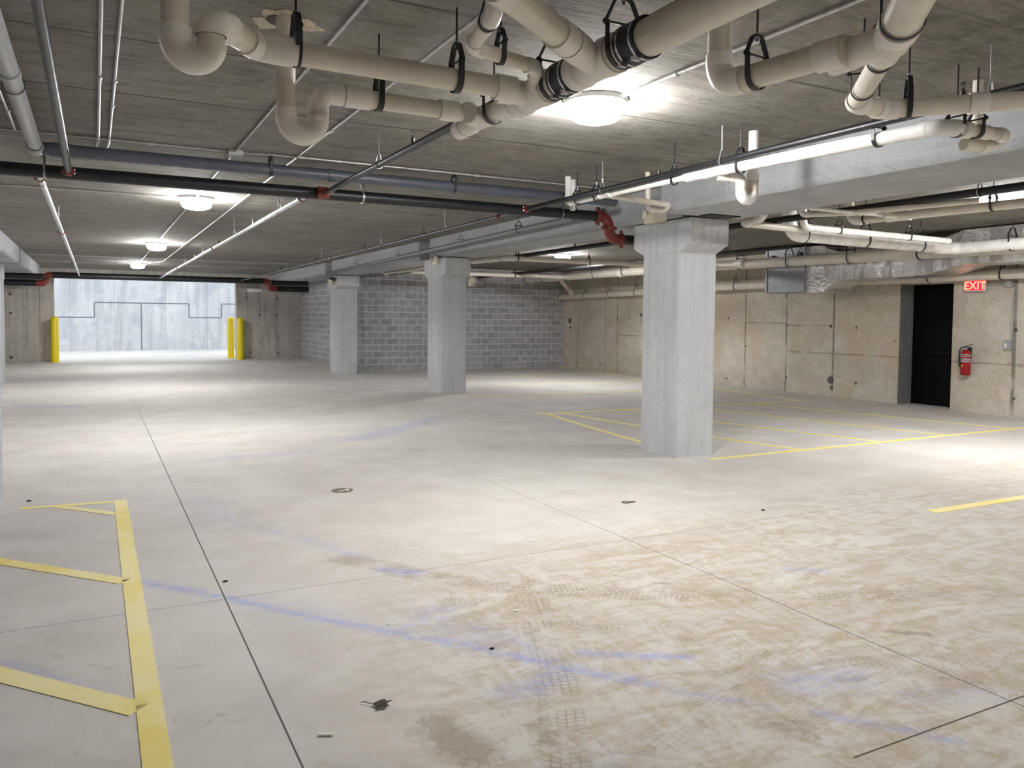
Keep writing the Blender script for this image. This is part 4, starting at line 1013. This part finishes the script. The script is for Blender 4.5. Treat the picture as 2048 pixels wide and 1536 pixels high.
# ------------------------------------------------------------------ bollards
def bollard(x, y, h, label, src=[]):
    if not src:
        t = thing('bollard', (x, y, 0), label, 'bollard', 'yellow bollards')
        MB().lathe((x, y, -.01), Z, [(0, .13), (h - .06, .13), (h - .02, .115), (h + .015, .075), (h + .025, .002)], 28).build('sleeve', M['yellow_plastic'], t, smooth=True)
        MB().lathe((x, y, -.01), Z, [(0, .15), (.03, .15), (.03, .13)], 28).build('collar', M['yellow_plastic'], t, smooth=True)
        src.append(t); return t
    r = src[0].copy(); C.objects.link(r); r.location = (x, y, float(floor_z(x, y))); tag(r, label, 'bollard', 'yellow bollards')
    for ch in list(src[0].children):
        c = ch.copy(); C.objects.link(c); c.parent = r
bollard(-1.25, 32.35, 1.62, 'yellow bollard at the left side of the opening')
bollard(5.03, 32.4, 1.62, 'front yellow bollard of the pair at the right side of the opening')
bollard(4.84, 33.5, 1.62, 'rear yellow bollard of the pair, just behind the wall edge')

# ------------------------------------------------------------------ painted lines
def strip(name, t, p, q, w, label=None):
    p, q = Vector((*p, 0)), Vector((*q, 0)); d = (q - p); L = d.length; d.normalize(); n = Vector((-d.y, d.x, 0)) * (w / 2)
    k = max(1, int(L / .3)); vs = []; e = .0035
    for i in range(k + 1):
        c = p + d * (L * i / k)
        for s in (-1, 1):
            g = c + n * s; z = float(floor_z(g.x, g.y)); vs += [(g.x, g.y, z - .002), (g.x, g.y, z + e)]
    fs = []
    for i in range(k):
        a = i * 4; b = a + 4
        fs += [(a + 1, a + 3, b + 3, b + 1), (a, a + 1, b + 1, b), (a + 3, a + 2, b + 2, b + 3)]
    fs += [(0, 2, 3, 1), (k * 4, k * 4 + 1, k * 4 + 3, k * 4 + 2)]
    return MB().add(vs, fs).build(name, M['paint'], t, org=None if t else (p + q) / 2)
t = thing('painted_hatching', (0, 5, 0), 'yellow hatched floor marking at the lower left', 'floor marking')
strip('border_line', t, (.19, -1.5), (.19, 8.06), .105)
strip('border_line', t, (-.60, 8.09), (.14, 8.02), .07)
for p, q, w in (((-.33, 8.06), (.14, 7.52), .085), ((-.95, 6.80), (.15, 5.57), .105), ((-1.1, 5.17), (.15, 3.71), .115)):
    strip('hatch_line', t, p, q, w)
t = thing('painted_hatching', (9.5, 9.8, 0), 'yellow hatched floor marking behind the nearest column', 'floor marking')
strip('border_line', t, (6.64, 7.41), (13.35, 7.50), .10)
strip('border_line', t, (6.95, 11.95), (6.67, 8.62), .09)
strip('border_line', t, (6.74, 11.90), (13.4, 12.12), .09)
for p, q in (((7.25, 11.95), (8.24, 7.45)), ((8.62, 11.95), (9.84, 7.48)), ((10.25, 12.02), (11.35, 7.50)), ((11.92, 12.08), (13.08, 7.52))):
    strip('hatch_line', t, p, q, .09)
for p, q, lb in (((6.72, 14.49), (13.7, 15.5), 'yellow stall line nearest to and right of the middle column'), ((8.69, 17.56), (13.9, 18.0), 'yellow stall line next beyond the one at the middle column'),
                 ((9.43, 20.61), (14.5, 20.81), 'farthest yellow stall line, before the block wall'), ((14.54, 24.1), (13.36, 12.2), 'yellow line along the foot of the tan right-hand wall'),
                 ((6.64, 4.50), (13.4, 4.40), 'short yellow stall line at the right edge')):
    tag(strip('parking_line', None, p, q, .11 if p[1] < 5 else .095), lb, 'floor marking', 'yellow stall lines')

# ------------------------------------------------------------------ small things on the slab
t = thing('floor_drain', (2.13, 7.61, 0), 'round iron floor drain cover in the open slab', 'drain')
MB().lathe((2.13, 7.61, 0), Z, [(0, .105), (.004, .105), (.004, .085), (.0025, .083), (.0025, .002)], 32).build('cover', M['iron_cover'], t)
MB().obox((2.15, 7.60, .005), Vector((.75, .66, 0)), Vector((-.66, .75, 0)), Z, .10, .008, .004).build('bar', M['mortar'], t)
MB().obox((2.17, 7.575, .006), Vector((.75, .66, 0)), Vector((-.66, .75, 0)), Z, .018, .010, .005).build('pale_spot', M['paper'], t)  # pale spot on the cover, a small raised block
t = thing('wire_ring', (4.37, 5.98, 0), 'small dark ring of wire lying on the open slab', 'debris')
MB().sweep([(4.35 +   .036 * math.cos(2 * PI * i / 24), 5.98 + .036 * math.sin(2 * PI * i / 24), .005) for i in range(25)], .0035, 8).build('loop', M['pebble_dark'], t)
MB().sweep([(4.385, 5.97, .006), (4.41, 5.955, .008), (4.435, 5.955, .006)], [.006, .005, .006], 8).build('tail', M['pebble_dark'], t)
k = MB(); L0 = [(-.035, .012), (-.012, .03), (.005, .018), (.028, .03), (.030, .008), (.048, -.004), (.022, -.018), (.012, -.04), (-.008, -.028), (-.03, -.034), (-.024, -.008)]
ctr = (1.09, 3.28); nn = len(L0); vs = []
for a, b in L0: vs.append((ctr[0] + a, ctr[1] + b, .004 + .012 * abs(math.sin(a * 90 + b * 40))))
vs += [(x, y, z + .003) for x, y, z in vs]; vs += [(ctr[0], ctr[1], .016), (ctr[0], ctr[1], .019)]
k.add(vs, [(i, (i + 1) % nn, 2 * nn) for i in range(nn)] + [(nn + (i + 1) % nn, nn + i, 2 * nn + 1) for i in range(nn)] + [(i, nn + i, nn + (i + 1) % nn, (i + 1) % nn) for i in range(nn)])
k.sweep([(1.055, 3.30, .008), (1.03, 3.325, .012), (1.02, 3.34, .006)], .0018, 6)
tag(k.build('dry_leaf', M['dark_leaf'], org=(1.09, 3.28, 0)), 'crumpled dry brown leaf on the slab in the foreground', 'leaf')
tag(MB().obox((.81, 3.14, .005), Vector((.9, -.43, 0)), Vector((.43, .9, 0)), Z, .030, .0055, .004).build('wood_splinter', M['paper'], org=(.81, 3.14, 0), bevel=.001), 'short white splinter on the slab, near the long joint in the foreground', 'debris')
random.seed(3)
def pebble(x, y, r, mat, label):
    k = MB(); k.lathe((x, y, -.001), Z, [(0, r), (r * .5, r * 1.05), (r * .9, r * .6), (r * 1.0, .001)], 9)
    k.v = [(x + (a - x) * 1.5 + random.uniform(-1, 1) * r * .15, b + random.uniform(-1, 1) * r * .15, c) for a, b, c in k.v]
    tag(k.build('grit', mat, org=(x, y, 0)), label, 'debris', 'grit on the slab')
pebble(.72, 5.29, .011, M['pebble_dark'], 'dark pebble beside the long joint, near the crossing joint')
pebble(2.94, 5.25, .013, M['paper'], 'white chip on the slab beyond the cross joint')
pebble(2.15, 4.01, .011, M['paper'], 'white chip among the tyre tracks')
pebble(5.29, 5.20, .012, M['pebble_dark'], 'dark pebble on the slab towards the right, beyond the cross joint')
pebble(3.05, 4.30, .012, M['paper'], 'white chip on the tyre track right of centre')
pebble(1.79, 3.60, .009, M['pebble_dark'], 'dark pebble beside the blue chalk patch')
pebble(-.55, 8.37, .014, M['pebble_dark'], 'dark splinter at the left edge by the hatched marking')
pebble(1.42, 4.15, .008, M['paper'], 'tiny white chip left of the blue chalk patch')

# ------------------------------------------------------------------ daylight over the open ramp, camera, view
wd = bpy.data.worlds.new('sky'); S.world = wd; wd.use_nodes = True
bg = wd.node_tree.nodes['Background']; bg.inputs[0].default_value = (.86, .93, 1.0, 1); bg.inputs[1].default_value = 1.0
cam = bpy.data.cameras.new('camera'); co = bpy.data.objects.new('camera', cam); C.objects.link(co)
YAW, PIT, ROL = .48363, .0445548, .00895456
f = Vector((math.sin(YAW) * math.cos(PIT), math.cos(YAW) * math.cos(PIT), -math.sin(PIT)))
r = Vector((math.cos(YAW), -math.sin(YAW), 0)); u = r.cross(f)
r2 = r * math.cos(ROL) + u * math.sin(ROL); u2 = u * math.cos(ROL) - r * math.sin(ROL)
mw = Matrix((r2, u2, -f)).transposed().to_4x4(); mw.translation = (0, 0, 1.7); co.matrix_world = mw
cam.sensor_width = 36; cam.lens = 1590.0 / 2048 * 36; cam.shift_y = -60.2 / 2048; cam.clip_start = .02; cam.clip_end = 200
S.camera = co
S.view_settings.view_transform = 'Standard'; S.view_settings.look = 'None'; S.view_settings.exposure = 1.2; S.view_settings.gamma = 1.0
try: S.view_settings.use_curve_mapping = False
except Exception: pass
S.cycles.use_denoising = True
S.cycles.max_bounces = 7; S.cycles.diffuse_bounces = 4; S.cycles.glossy_bounces = 3; S.cycles.adaptive_threshold = .03; S.cycles.use_light_tree = False
